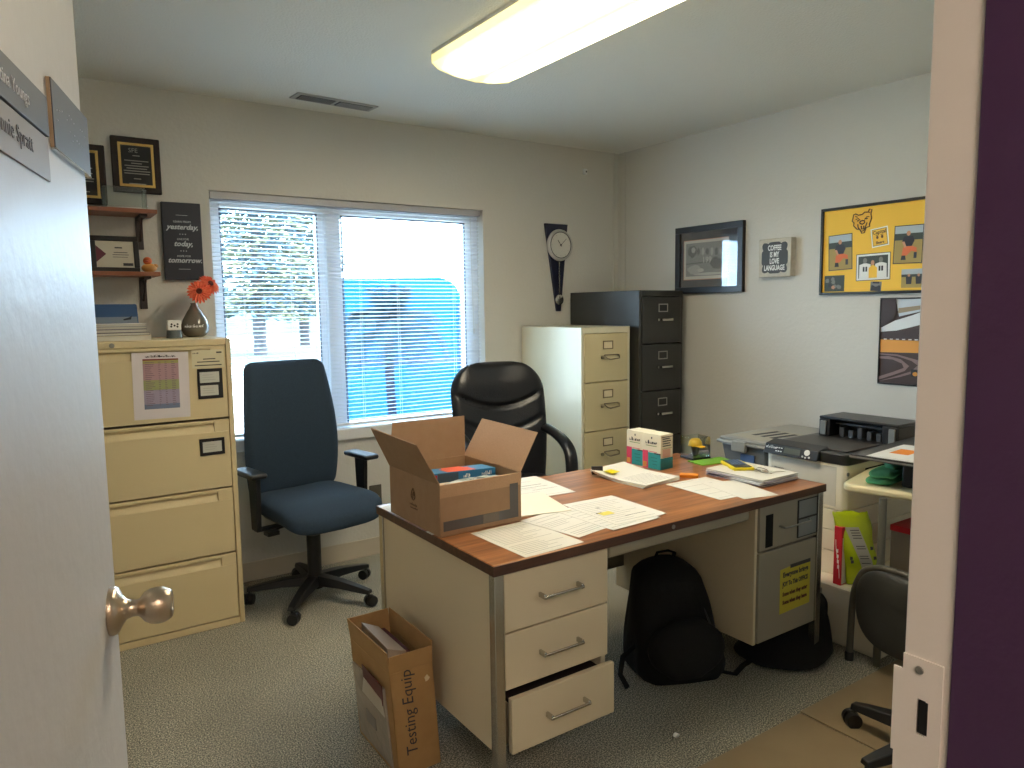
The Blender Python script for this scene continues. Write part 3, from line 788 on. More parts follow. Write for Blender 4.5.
# ================================================================ WALL CLOCK
ck = thing('wall_clock', 'pendulum wall clock with a round white dial on a tapering dark blue panel', 'clock', (2.978, YB, 1.80))
MB().prism([(-.100, .145), (-.008, -.42), (.024, -.42), (.085, .145)], -.018, -.0005).build('tapered_panel', mat('clock_blue', (22, 26, 52), .3), ck, bevel=.002)
MB().lathe([(.0, 0), (.098, 0), (.103, .008), (.100, .02), (.090, .026), (.083, .020), (.0, .020)], 48, 0, T(.008, -.019, .008) @ RX(90)).build('silver_rim', mat('clock_rim', (188, 188, 186), .35, .3), ck)
MB().lathe([(.0, 0), (.082, 0), (.082, .0015), (0, .0015)], 48, 0, T(.008, -.0385, .008) @ RX(90)).build('dial', mat('dial_white', (214, 212, 204), .5), ck)
MB().tube([(.008 + .083 * math.cos(2*PI*q/40), -.042, .008 + .083 * math.sin(2*PI*q/40)) for q in range(41)], .0022, 6).build('dark_ring', mat('dial_ring', (60, 60, 64), .4), ck)
hd = MB()
for ang, L, wd in ((-48, .062, .0025), (38, .040, .004)):
    hd.box(-wd/2, wd/2, -.043, -.042, -.012, L, M=T(.008, 0, .008) @ RY(-ang))
hd.lathe([(.006, 0), (.006, .003), (0, .003)], 12, 0, T(.008, -.0415, .008) @ RX(90)); hd.build('clock_hands', M_ink2, ck)
tk = MB()
for k in range(12): tk.box(-.001, .001, -.0412, -.040, .066, .074, M=T(.008, 0, .008) @ RY(30 * k))
tk.build('hour_marks', M_ink, ck)
pn = MB().box(.002, .012, -.026, -.022, -.33, -.09).lathe([(.0, 0), (.032, .0), (.034, .003), (.026, .008), (.0, .009)], 30, 0, T(.008, -.021, -.345) @ RX(90))
pn.build('pendulum', M_chrome, ck)

# ================================================================ RIGHT WALL PICTURES   (GX: picture x -> -Y)
def wall_pic(name, label, cat, yc, zc, W, H, fwid, m_frame, depth=.02):
    t = thing(name, label, cat, (X1, yc, zc), -90)      # local +X -> world -Y, local +Y -> into wall(+X)
    k = MB()
    k.box(-W/2, W/2, -depth, -.0005, H/2 - fwid, H/2).box(-W/2, W/2, -depth, -.0005, -H/2, -H/2 + fwid)
    k.box(-W/2, -W/2 + fwid, -depth, -.0005, -H/2 + fwid, H/2 - fwid).box(W/2 - fwid, W/2, -depth, -.0005, -H/2 + fwid, H/2 - fwid)
    k.build('frame', m_frame, t, bevel=.002)
    return t
p1 = wall_pic('framed_photograph', 'black framed grey photograph behind glass above the black file cabinet', 'picture frame', 3.030, 1.685, .520, .410, .038, M_black, .028)
MB().box(-.222, .222, -.012, -.001, -.167, .167).build('mat_board', mat('dark_navy_mat', (34, 36, 48), .6), p1)
MB().box(-.200, .150, -.0128, -.012, -.122, .122).build('orange_border', mat('salmon_line', (206, 150, 120), .6), p1)
MB().box(-.196, .146, -.0134, -.0128, -.118, .118, 0).build('white_border', M_paper, p1)
g = MB().box(-.180, .130, -.0140, -.0134, -.100, .102, 0)
rr = random.Random(5)
def polyell(cx, cz, a, b_, n=12, jit=.0): return [(cx + a * math.cos(2*PI*k/n) * (1 + rr.uniform(-jit, jit)), cz + b_ * math.sin(2*PI*k/n) * (1 + rr.uniform(-jit, jit))) for k in range(n)]
g.prism(polyell(-.13, .05, .035, .035, jit=.2), -.0143, -.014, 1).prism(polyell(-.12, .06, .016, .018), -.0146, -.0143, 2)
g.prism(polyell(-.11, -.06, .055, .03, jit=.2), -.0143, -.014, 2).prism(polyell(-.06, -.065, .025, .012), -.0146, -.0143, 3)
for k in range(6): g.prism(polyell(-.08 + k * .035, .05 - k * .002, .012, .022, 8, .2), -.0143, -.014, 1 + k % 2)
g.prism(polyell(.06, -.03, .05, .04, jit=.25), -.0143, -.014, 1).prism(polyell(0, -.088, .12, .008, jit=.1), -.0143, -.014, 3)
g.prism([(-.18, -.02), (.13, -.01), (.13, -.016), (-.18, -.026)], -.0143, -.014, 1)
g.build('grey_photo', [mat('photo_grey', (150, 152, 150), .6), mat('photo_mid', (104, 108, 108), .6), mat('photo_light', (186, 188, 184), .6), mat('photo_pale', (206, 206, 200), .6)], p1)
tx = MB(); text_mesh('199', .05, FX(-.012, -.0150, -.005), tx, 0, bold=.0005); tx.build('year_print', mat('photo_pale', (206, 206, 200), .6), p1)
MB().box(-.222, .222, -.020, -.018, -.167, .167).build('glass', M_picglass, p1)

cs = thing('coffee_sign', 'small square block sign with white slogan on a dark scalloped panel', 'wall sign', (X1, 2.541, 1.661), -90)
MB().box(-.102, .102, -.045, -.0005, -.104, .104).build('block', mat('weathered_white', (206, 200, 186), .7, noise=(40, (180, 172, 156), .3)), cs, bevel=.003)
sc_ = []
for k in range(64):
    a = 2 * PI * k / 64
    c_, s_ = math.cos(a), math.sin(a)
    q = 1 / (abs(c_) ** 7 + abs(s_) ** 7) ** (1 / 7)
    rad = .083 * q
    d_ = abs(((a - PI/4) + PI/4) % (PI/2) - PI/4)
    notch = .012 * max(0, 1 - abs(d_ - 0.36) / .12) if d_ < .5 else 0
    notch = .011 * math.exp(-((abs(((a + PI/4) % (PI/2)) - PI/4) - .50) / .09) ** 2)
    rad -= notch
    sc_.append((rad * c_, rad * s_ * 1.03))
MB().prism(sc_, -.0465, -.045).build('scalloped_panel', mat('slate_panel', (62, 64, 66), .6), cs)
tx = MB()
for i_, s_ in enumerate(('COFFEE', 'IS MY', 'LOVE', 'LANGUAGE')): text_mesh(s_, .040, FX(0, -.0472, .052 - i_ * .036), tx, 0, bold=.0012, squeeze=.62)
tx.build('slogan', M_white, cs)

yb = wall_pic('football_collage', 'wide black framed yellow collage of football photographs', 'picture frame', 2.0, 1.672, .57, .442, .013, M_black, .02)
MB().box(-.272, .272, -.008, -.001, -.208, .208).build('yellow_board', M_yellow, yb)
M_g = mat('photo_grass', (164, 140, 76), .6); M_sky = mat('photo_sky', (176, 188, 196), .6); M_tr = mat('photo_trees', (52, 60, 54), .6)
M_jer = mat('jersey_dark', (34, 34, 44), .6); M_skin = mat('photo_skin', (196, 140, 108), .6); M_or = mat('pants_orange', (214, 106, 58), .6)
PM = [M_black, M_g, M_sky, M_tr, M_jer, M_skin, M_or, M_white, M_yellow, mat('photo_bw', (120, 118, 112), .6)]
def photo(cx, cz, W, H, kind, rot=0, border=0):
    k = MB(); Mx = T(cx, 0, cz) @ RY(rot)
    y = [-.008]
    def L(poly, mi):
        k.prism(poly, y[0] - .0003, y[0], mi, Mx); y[0] -= .0003
    R = lambda x0, x1, z0, z1: [(x0, z0), (x1, z0), (x1, z1), (x0, z1)]
    if border == 1: L(R(-W/2 - .004, W/2 + .004, -H/2 - .004, H/2 + .004), 0)
    if border == 2: L(R(-W/2 - .012, W/2 + .012, -H/2 - .012, H/2 + .012), 0); L(R(-W/2 - .009, W/2 + .009, -H/2 - .009, H/2 + .009), 7)
    if border == 3: L(R(-W/2 - .008, W/2 + .008, -H/2 - .008, H/2 + .008), 7); L(R(-W/2 - .002, W/2 + .002, -H/2 - .002, H/2 + .002), 0)
    if kind == 'player':
        L(R(-W/2, W/2, -H/2, H/2), 1); L(R(-W/2, W/2, H*.22, H/2), 2); L(R(-W/2, W/2, H*.12, H*.3), 3)
        s = H
        L([(-.10*s, -.05*s), (.10*s, -.05*s), (.17*s, .10*s), (.12*s, .22*s), (-.12*s, .22*s), (-.17*s, .08*s)], 4)
        L(polyell(0, .30*s, .055*s, .07*s), 5)
        L([(-.11*s, -.05*s), (.11*s, -.05*s), (.24*s, -.10*s), (.24*s, -.22*s), (.10*s, -.18*s), (-.02*s, -.30*s), (-.16*s, -.30*s), (-.14*s, -.12*s)], 6)
        L([(-.16*s, -.30*s), (-.06*s, -.30*s), (-.04*s, -.42*s), (-.18*s, -.42*s)], 4); L([(.17*s, -.22*s), (.25*s, -.22*s), (.25*s, -.38*s), (.17*s, -.38*s)], 4)
        L([(-.17*s, .08*s), (-.10*s, .08*s), (-.04*s, -.06*s), (-.09*s, -.09*s)], 5)
    elif kind == 'team':
        L(R(-W/2, W/2, -H/2, H/2), 3)
        for dx in (-.27, .27):
            L([((dx - .2) * W, -H/2), ((dx + .2) * W, -H/2), ((dx + .19) * W, .12 * H), (dx * W, .2 * H), ((dx - .19) * W, .12 * H)], 7)
            L(polyell(dx * W, .3 * H, .07 * W, .13 * H), 9)
            L(R((dx - .07) * W, (dx - .01) * W, -.2 * H, .02 * H), 0); L(R((dx + .02) * W, (dx + .08) * W, -.2 * H, .02 * H), 0)
        L([(-.13 * W, -H/2), (.15 * W, -H/2), (.15 * W, -.05 * H), (.0, .12 * H), (-.13 * W, -.05 * H)], 8); L(polyell(.0, .18 * H, .06 * W, .12 * H), 5)
    elif kind == 'huddle':
        L(R(-W/2, W/2, -H/2, H/2), 3)
        for q in range(9): L(polyell(rr.uniform(-.4, .4) * W, rr.uniform(-.4, .3) * H, .1 * W, .12 * H, 7, .3), rr.choice((9, 5, 4, 9)))
    elif kind == 'pair':
        L(R(-W/2, W/2, -H/2, H/2), 1); L(R(-W/2, W/2, .15 * H, H/2), 2); L(R(-W/2, W/2, .08*H, .22*H), 3)
        for dx in (-.2, .18):
            L([((dx - .1) * W, -.3*H), ((dx + .1) * W, -.3*H), ((dx + .12) * W, .1*H), ((dx - .12) * W, .1*H)], 4); L(polyell(dx * W, .17 * H, .05 * W, .08 * H), 5)
    elif kind == 'logo':
        L(R(-W/2, W/2, -H/2, H/2), 8)
    elif kind == 'kid':
        L(R(-W/2, W/2, -H/2, H/2), 9); L([(-.45*W, -.5*H), (.45*W, -.5*H), (.4*W, .1*H), (-.4*W, .1*H)], 4); L(polyell(0, .22*H, .25*W, .25*H), 9); L(R(-.3*W, .3*W, .3*H, .5*H), 4)
    return k.build('photograph', PM, yb), y[0], Mx
photo(-.177, -.006, .122, .172, 'player', -2, 1)
photo(.166, .008, .130, .172, 'player', 1, 1)
photo(-.002, -.088, .150, .108, 'team', -1, 2)
lo, yl_, Mx = photo(.027, .054, .070, .076, 'logo', -7, 3)
tx = MB(); text_mesh('Capital', .024, Mx @ FX(0, yl_ - .0006, .024), tx, 0, bold=.0005); text_mesh('Bears', .018, Mx @ FX(0, yl_ - .0006, -.026), tx, 0, bold=.0005)
for s_ in (-1, 1):
    tx.prism(polyell(s_ * .012, 0, .006, .008), yl_ - .0006, yl_, 0, Mx)
    for q in (-1, 0, 1): tx.prism(polyell(s_ * .012 + q * .005, .011, .002, .003, 6), yl_ - .0006, yl_, 0, Mx)
tx.build('card_print', mat('print_brown', (84, 44, 20), .6), yb)
photo(-.205, -.163, .110, .082, 'huddle', 0, 0)
photo(.200, -.152, .120, .088, 'pair', 0, 0)
photo(.016, -.184, .056, .046, 'kid', 3, 0)
# bear head emblem in dark line work
be = MB(); bx, bz = -.066, .140
def line(pts, r=.0022, mi=0, z_=-.0084):
    be.tube([(bx + a, z_, bz + b_) for a, b_ in pts], r, 5, mi)
be.prism([(bx + a, bz + b_) for a, b_ in ((-.048, .020), (-.040, .036), (-.020, .030), (.010, .040), (.030, .052), (.046, .046), (.040, .024), (.046, .0), (.034, -.030), (.014, -.056), (0.0, -.058), (-.018, -.040), (-.040, -.022), (-.050, 0))], -.0084, -.008, 1)
line([(-.048, .020), (-.046, .034), (-.034, .038), (-.020, .030), (0, .032), (.012, .042), (.030, .040), (.036, .054), (.048, .050), (.044, .030), (.048, .008), (.038, -.018), (.040, -.030), (.022, -.034), (.014, -.058), (0, -.060), (-.010, -.040), (-.026, -.038), (-.044, -.020), (-.042, -.006), (-.052, .004), (-.048, .020)], .003)
line([(-.034, .010), (-.020, .014), (-.010, .004)]); line([(.012, .006), (.024, .018), (.036, .018)])
line([(-.026, .002), (-.016, .004)], .003); line([(.018, .008), (.028, .010)], .003)
line([(-.012, -.004), (0, .002), (.012, .0), (.014, -.010), (.002, -.016), (-.010, -.012), (-.012, -.004)], .0032)
line([(-.022, -.014), (-.020, -.030), (-.004, -.050), (.010, -.048), (.020, -.026), (.026, -.010)], .0028)
line([(-.004, -.024), (.0, -.040), (.008, -.040), (.010, -.024)], .0035)
line([(-.036, .026), (-.024, .020)]); line([(.034, .036), (.040, .040)])
be.build('bear_emblem', [mat('emblem_brown', (62, 34, 18), .6), mat('emblem_orange', (232, 176, 60), .6)], yb)

tp = wall_pic('track_poster', 'dark edged poster of a curving road under bridges below the yellow collage', 'poster', 1.825, 1.2205, .265, .42, .006, M_black, .012)
k = MB(); y_ = [-.003]
def L(poly, mi):
    k.prism(poly, y_[0] - .0004, y_[0], mi); y_[0] -= .0004
W2, H2 = .1265, .204
L([(-W2, -H2), (W2, -H2), (W2, H2), (-W2, H2)], 0)
L([(-.04, .12), (W2, .16), (W2, H2), (-.06, H2)], 1)
L([(-.045, .135), (W2, .165), (W2, .18), (-.045, .16)], 2)
L([(-W2, .065), (-.06, .10), (.02, .125), (W2, .165), (W2, .10), (.02, .07), (-.06, .05), (-W2, .045)], 3)
L([(-W2, .045), (W2, .07), (W2, .02), (-W2, .015)], 4)
L([(-W2, -.055), (W2, -.05), (W2, .005), (-W2, .008)], 5)
for q in range(8): L([(-.11 + q * .03, .008), (-.095 + q * .03, .008), (-.095 + q * .03, .013), (-.11 + q * .03, .013)], 3)
L([(-W2, -.075), (-.08, -.072), (-.02, -.085), (.02, -.115), (0, -.14), (-.06, -.165), (-W2, -.19), (-W2, -.175), (-.05, -.145), (-.005, -.125), (-.015, -.105), (-.06, -.088), (-W2, -.085)], 6)
L([(-W2, -.060), (-.04, -.062), (.06, -.085), (.085, -.11), (.05, -.145), (-.02, -.17), (-W2, -.198), (-.06, -.175), (.03, -.14), (.06, -.11), (.03, -.09), (-.04, -.070), (-W2, -.066)], 6)
L([(-W2, H2), (-.055, H2), (-.05, .15), (-.07, .10), (-W2, .07)], 4)
L([(.03, -.165), (.075, -.165), (.075, -.13), (.03, -.13)], 7); L(polyell(.05, -.152, .012, .010), 5)
k.build('poster_print', [mat('poster_brown', (60, 40, 34), .5), mat('poster_pale', (190, 200, 210), .5), mat('poster_sand', (150, 134, 110), .5), mat('poster_white', (218, 222, 224), .5), mat('poster_umber', (52, 30, 24), .5), mat('poster_amber', (216, 148, 58), .5), mat('poster_kerb', (132, 108, 104), .5), mat('poster_black', (14, 12, 14), .5)], tp)

# ================================================================ DESK
DX, DY, DZ = 1.016, 1.592, .722
DW, DD = 1.512, .76
dk_ = thing('office_desk', 'double pedestal metal office desk with a walnut laminate top', 'desk', (DX, DY, 0))
MB().box(0, DW, 0, DD, DZ - .0265, DZ).build('desk_top', [M_wood], dk_, bevel=.003)
eg = MB().box(-.0015, DW + .0015, -.0015, 0, DZ - .029, DZ - .0012).box(-.0015, 0, 0, DD, DZ - .029, DZ - .0012).box(DW, DW + .0015, 0, DD, DZ - .029, DZ - .0012).box(0, DW, DD, DD + .0015, DZ - .029, DZ - .0012)
eg.build('edge_band', M_woodedge, dk_)
ZT = DZ - .029
pz = .175
lp = MB().box(.010, .028, .022, DD - .01, pz, ZT).box(.395, .413, .022, DD - .01, pz, ZT).box(.028, .395, .045, DD - .01, pz, pz + .012).box(.028, .395, DD - .025, DD - .01, pz, ZT).box(.028, .395, .045, DD - .1, .498, .508)
lp.build('left_pedestal', M_putty, dk_, bevel=.002)
rp = MB().box(1.122, 1.138, .022, DD - .01, pz, ZT).box(1.486, 1.502, .022, DD - .01, pz, ZT).box(1.138, 1.486, .045, DD - .01, pz, pz + .012).box(1.138, 1.486, DD - .025, DD - .01, pz, ZT)
rp.build('right_pedestal', M_putty, dk_, bevel=.002)
MB().box(.413, 1.122, DD - .06, DD - .045, .28, ZT).build('modesty_panel', mat('modesty_dark', (120, 112, 98), .5), dk_, bevel=.001)
cd = MB().box(.418, 1.08, .014, .60, ZT - .042, ZT - .002)
cdo = cd.build('centre_drawer', mat('centre_drawer_grey', (150, 142, 124), .45), dk_, bevel=.010, seg=3)
MB().cyl((.68, -.004, ZT + .014), (.68, -.0016, ZT + .014), .007, n=14).build('lock', M_steel, dk_)
for lx, ly in ((.004, .004), (.004, DD - .034), (DW - .036, .004), (DW - .036, DD - .034)):
    leg = MB().box(lx, lx + .030, ly, ly + .030, .022, ZT).build('leg', M_chrome, dk_, bevel=.002)
    MB().lathe([(.014, 0), (.014, .01), (.008, .014), (.008, .024)], 12, 0, T(lx + .015, ly + .015, 0)).build('glide', M_blackpl, leg)
def desk_drawer(x0, x1, z0, z1, yo=.0, hand=True, m=M_putty, hx=.5):
    d = MB().box(x0, x1, .012 - yo, .030 - yo, z0, z1)
    d.box(x0 + .012, x1 - .012, .030 - yo, .60 - yo, z0 + .01, z0 + .018).box(x0 + .012, x0 + .016, .030 - yo, .60 - yo, z0 + .01, z1 - .03).box(x1 - .016, x1 - .012, .03 - yo, .6 - yo, z0 + .01, z1 - .03)
    d = d.build('drawer', m, dk_, bevel=.003)
    if hand:
        cx = x0 + (x1 - x0) * hx; cz = (z0 + z1) / 2
        h = MB()
        for s_ in (-1, 1): h.box(cx + s_ * .068 - .004, cx + s_ * .068 + .004, -.016 - yo, .012 - yo, cz - .006, cz + .008)
        h.box(cx - .072, cx + .072, -.020 - yo, -.013 - yo, cz - .003, cz + .004)
        h.build('handle', M_chrome, d, bevel=.0015)
    return d
desk_drawer(.040, .414, .520, ZT - .006)
desk_drawer(.040, .414, .354, .515)
desk_drawer(.045, .421, .176, .336, .022)
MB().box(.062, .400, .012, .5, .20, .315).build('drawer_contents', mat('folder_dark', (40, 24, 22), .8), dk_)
rd = desk_drawer(1.134, 1.490, .525, ZT - .004, hand=False, m=mat('desk_grey', (148, 140, 124), .45))
h = MB().tube([(1.25, .012, .60), (1.25, -.01, .60), (1.27, -.016, .60), (1.40, -.016, .602), (1.415, .0, .602), (1.415, .012, .602)], .0035, 8); h.build('handle', M_steel, rd)
MB().box(1.168, 1.208, .010, .0125, .535, .655).build('finger_slot', mat('void_black', (6, 6, 6), .9), rd)
for z0 in (.612, .540):
    q = MB().box(1.355, 1.475, .009, .0125, z0 - .004, z0 + .068).build('card_frame', M_black, rd)
    MB().box(1.360, 1.470, .0082, .009, z0, z0 + .064).build('card', mat('card_slate', (130, 134, 134), .5), q)
rd2 = desk_drawer(1.134, 1.490, .182, .516, hand=False, m=mat('desk_grey', (148, 140, 124), .45))
sk_ = thing('warning_sticker', 'yellow sticker with dark handwriting on the lower right desk drawer', 'sticker', (2.275, DY + .0117, .262))
MB().add([(0, -.0006, 0), (.185, -.0006, .004), (.185, -.0006, .180), (.0, -.0006, .170), (0, 0, 0), (.185, 0, .004), (.185, 0, .18), (0, 0, .17)], [(0, 1, 2, 3), (7, 6, 5, 4), (0, 4, 5, 1), (1, 5, 6, 2), (2, 6, 7, 3), (3, 7, 4, 0)]).build('sheet', mat('sticker_yellow', (190, 176, 60), .6), sk_)
tx = MB().box(.06, .184, -.0014, -.0006, .166, .180)
text_mesh('Everyone brings', .026, FX(.094, -.001, .146), tx, 0, bold=.001, squeeze=.92)
text_mesh('JOY To This OFFICE', .024, FX(.093, -.001, .110), tx, 0, bold=.001, squeeze=.75)
text_mesh('Some when they enter', .021, FX(.092, -.001, .072), tx, 1, bold=.001, squeeze=.78)
text_mesh('Some when they leave', .021, FX(.092, -.001, .040), tx, 1, bold=.001, squeeze=.78)
tx.build('lettering', [M_ink2, mat('sticker_brown', (84, 40, 30), .6)], sk_)

# ---- papers and things on the desk
ZD = DZ + .0003
def sheet(name, label, cx, cy, rz, z=ZD, w=.216, h=.279, m=M_paper, lines=14, t=.0006, curl=0, ink=M_ink, margin=.02, extra=None):
    o = MB()
    n = 10; vs = []
    for j in range(n + 1):
        yy = -h/2 + h * j / n
        zz = curl * max(0, (j / n - .55) / .45) ** 2
        vs += [(-w/2, yy, zz), (w/2, yy, zz), (-w/2, yy, zz + t), (w/2, yy, zz + t)]
    fs_ = []
    for j in range(n):
        a, b_ = 4 * j, 4 * j + 4
        fs_ += [(a + 2, a + 3, b_ + 3, b_ + 2), (a, b_, b_ + 1, a + 1), (a, a + 2, b_ + 2, b_), (a + 1, b_ + 1, b_ + 3, a + 3)]
    fs_ += [(0, 1, 3, 2), (4*n, 4*n + 2, 4*n + 3, 4*n + 1)]
    o.add(vs, fs_, 0)
    ls = random.Random(int(abs(cx * 1000) + abs(cy * 777)))
    for i in range(lines):
        yy = h/2 - margin - (h - 2 * margin) * i / max(lines - 1, 1)
        if curl and yy > h * .05: continue
        if ls.random() < .12: continue
        L_ = (w - .03) * ls.uniform(.45, 1)
        o.add([(-w/2 + .014, yy, t + .0002), (-w/2 + .014 + L_, yy, t + .0002), (-w/2 + .014 + L_, yy + .0028, t + .0002), (-w/2 + .014, yy + .0028, t + .0002)], [(0, 1, 2, 3)], 1)
    if extra:
        for x0_, x1_, y0_, y1_, mi in extra: o.add([(x0_, y0_, t + .0003), (x1_, y0_, t + .0003), (x1_, y1_, t + .0003), (x0_, y1_, t + .0003)], [(0, 1, 2, 3)], mi)
    ob = o.build(name, [m, ink, M_ink2, mat('sticky_yellow', (222, 208, 90), .6)], smooth=0)
    ob.location = (cx, cy, z); ob.rotation_euler = (0, 0, math.radians(rz))
    return tag(ob, label, 'paper')
sheet('paper_sheet', 'printed sheet nearest the front left desk corner, partly shaded by the box', 1.228, 1.742, 2, lines=20)
sheet('paper_sheet', 'white form with two long black lines beside the right flap of the open box', 1.600, 2.235, -6, h=.30, lines=6, extra=[(-.09, .06, .02, .024, 2), (-.09, .07, -.01, -.007, 2), (-.02, .09, -.05, -.0475, 2)])
fo = book('manila_folder', 'blank cream folder lying open just right of the cardboard box', 'folder', 1.36, 1.55, 1.90, 2.16, ZD, ZD + .004, mat('manila_pale', (236, 228, 206), .8), -14)
sheet('paper_sheet', 'printed form tucked under the cream folder near the front desk edge', 1.425, 1.785, 10, z=ZD + .0009, w=.19, h=.25, lines=17)
sheet('paper_sheet', 'lower of the two overlapping forms near the middle of the front desk edge', 1.582, 1.780, 3, z=ZD + .0018, lines=10)
sheet('paper_sheet', 'upper form with a yellow sticky mark near the middle of the front desk edge', 1.640, 1.810, -2, z=ZD + .0026, lines=15, w=.22, h=.285, extra=[(-.08, -.03, -.045, -.01, 3), (-.085, -.06, -.02, -.008, 2), (-.045, -.03, .03, .045, 1), (-.02, .07, -.085, -.082, 2)])
# clipped bundle
bd = thing('clipped_papers', 'thick bundle of papers held by a black binder clip in the middle of the desk', 'paper', (2.02, 2.105, ZD), 6)
for i in range(5):
    k = MB(); n = 10; w_p, h_p = .215, .28; z0 = i * .0024
    vs = []
    for j in range(n + 1):
        u = j / n; yy = -h_p/2 + h_p * u
        zz = z0 + (.018 - .0 * i) * max(0, u - .45) ** 1.5 * 2.4
        for xx in (-w_p/2, w_p/2): vs += [(xx + rnd.uniform(-.0006, .0006), yy, zz), (xx, yy, zz + .0021)]
    fs_ = []
    for j in range(n):
        a, b_ = 4 * j, 4 * j + 4
        fs_ += [(a + 1, a + 3, b_ + 3, b_ + 1), (a, b_, b_ + 2, a + 2), (a, a + 1, b_ + 1, b_), (a + 2, b_ + 2, b_ + 3, a + 3)]
    fs_ += [(0, 2, 3, 1), (4*n, 4*n + 1, 4*n + 3, 4*n + 2)]
    k.add(vs, fs_, 0, RZ((i - 2) * 1.2))
    k.build('sheet', M_paper if i != 2 else M_cream, bd, smooth=0)
kk = MB().prism([(-.012, -.004), (.016, .0), (.016, .026), (-.012, .030)], -.022, .022, M=T(-.085, .125, .012) @ RZ(50)); kk.build('binder_clip', M_blackpl, bd, bevel=.001)
MB().box(-.09, -.045, .04, .085, .0235, .0245, M=RX(3)).build('yellow_tab', M_yel, bd)
tl = MB()
for q in range(9): tl.box(-.08, .05 + .03 * rnd.random(), -.12 + q * .014, -.1175 + q * .014, .0119, .01215)
tl.build('print', M_ink, bd)
# tea boxes
def tea(label, y0):
    t = thing('tea_box', label, 'box', (2.200, y0, ZD), 4)
    W, D_, H_ = .078, .098, .148
    MB().box(0, W, 0, D_, 0, H_).build('carton', mat('carton_cream', (232, 224, 198), .5), t, bevel=.0015)
    a = MB()
    e = -.0006
    a.box(e, 0, .0, .068, 0, .068, 0).box(e, 0, .068, D_, 0, .075, 1).box(e, 0, .075, .095, .004, .026, 2)
    a.box(0, W, -.0006, 0, 0, .048, 3)
    a.box(.012, W - .016, -.0008, 0, .05, .086, 4)
    for q in range(4): a.box(.012, W - .014 - .006 * (q % 2), -.0008, 0, .098 + q * .010, .1015 + q * .010, 5)
    a.box(.008, W - .008, -.0009, 0, .088, .0895, 6)
    a.box(.004, W, -.0007, 0, .136, .1385, 5)
    a.box(e * 1.2, 0, .020, .065, .071, .0735, 1)
    a.box(e * 1.3, 0, .0, .035, .0635, .069, 5)
    for q in range(3): a.box(e * 1.4, 0, .018, .052 - .004 * q, .046 - q * .014, .049 - q * .014, 3)
    # lettering on the -X face
    faint_print(a, T(-.0007, D_ * .52, .113) @ Matrix(((0, 0, -1, 0), (-1, 0, 0, 0), (0, 1, 0, 0), (0, 0, 0, 1))), .062, .016, 5, 7)
    a.box(e * 1.2, 0, .022, .08, .096, .0985, 6).box(e * 1.2, 0, .046, .052, .127, .135, 5)
    a.build('printed_art', [M_teal, M_pink, mat('print_amber', (232, 176, 70), .5), mat('teal_dark', (26, 112, 116), .5), mat('print_peach', (222, 178, 156), .5), M_ink2, mat('print_green', (120, 150, 80), .5)], t)
tea('cream and teal tea carton, nearer of the two on the desk', 2.138)
tea('cream and teal tea carton, farther of the two on the desk', 2.2375)
# clear box with yellow cap
cb = thing('display_cube', 'clear display cube holding a small yellow cap on the desk', 'box', (2.44, 2.175, ZD), -8)
MB().box(0, .098, 0, .088, .008, .098).build('clear_case', M_acryl, cb, bevel=.002)
MB().box(-.001, .099, -.001, .089, 0, .008).build('base', M_blackpl, cb, bevel=.001)
MB().lathe([(.0, .09), (.018, .086), (.028, .074), (.031, .058), (.0315, .055), (0, .055)][::-1], 24, 0, T(.05, .045, 0)).blob(ell(.05, .012, .056, .022, .022, .003)).build('yellow_cap', mat('cap_yellow', (240, 190, 10), .4), cb)
MB().lathe([(.012, .008), (.016, .03), (.022, .055), (0, .055)], 16, 0, T(.05, .045, 0)).build('cap_stand', M_blackpl, cb)
gf = MB().box(-.08, .10, -.055, .045, 0, .004)
tag(gf.build('green_folder', M_greenpl, loc=(2.49, 2.13, ZD)), 'bright green folder lying under the clear cube on the desk', 'folder')
bpy.data.objects['green_folder'].rotation_euler = (0, 0, math.radians(-10))
cb.location.z += .0043
og = MB().box(-.038, .038, -.02, .02, 0, .001); og.add([(-.038, -.02, 0.001), (.038, -.02, .001), (.034, -.036, .012), (-.034, -.036, .012)], [(0, 1, 2, 3)])
og2 = MB().hexa([(-.036, -.02, 0), (.036, -.02, 0), (.036, .025, 0), (-.036, .025, 0), (-.036, -.024, .012), (.036, -.024, .012), (.036, .022, .010), (-.036, .022, .010)])
o_ = og2.build('orange_sticky_pad', mat('orange_pad', (240, 150, 44), .6), loc=(2.205, 1.985, ZD)); o_.rotation_euler = (0, 0, math.radians(-52)); tag(o_, 'small orange sticky note pad between the loose sheets and the tea cartons', 'sticky notes')
sheet('paper_sheet', 'nearly blank white sheet on the right of the desk, under the narrow overlapping one', 2.140, 1.810, -3, lines=5)
sheet('paper_sheet', 'narrow white sheet overlapping another at the front right desk edge', 2.200, 1.735, -14, z=ZD + .0008, w=.15, h=.25, lines=0)
# right stack
stk = [('grey folder at the bottom of the stack at the right end of the desk', mat('lilac_grey', (140, 136, 156), .6), .006, 2),
       ('white pad in the lower middle of the stack at the right end of the desk', M_white, .007, -4),
       ('lilac folder in the upper middle of the stack at the right end of the desk', mat('lilac_pale', (168, 160, 182), .6), .004, 6),
       ('white notebook on top of the stack at the right end of the desk', M_paper, .008, 0)]
z = ZD
for lb, m, h, rz in stk:
    book('notebook', lb, 'notebook', 2.292, 2.512, 1.700, 1.975, z, z + h, m, rz); z += h + .0004
calc = thing('pocket_calculator', 'yellow rimmed pocket calculator lying on the stack at the right of the desk', 'calculator', (2.41, 1.915, z), 150)
MB().slab([(-.042, -.075), (.042, -.075), (.046, -.03), (.040, .0), (.046, .03), (.042, .078), (-.042, .078), (-.046, .03), (-.040, 0), (-.046, -.03)], 0, .012).build('case', M_yel, calc, bevel=.003)
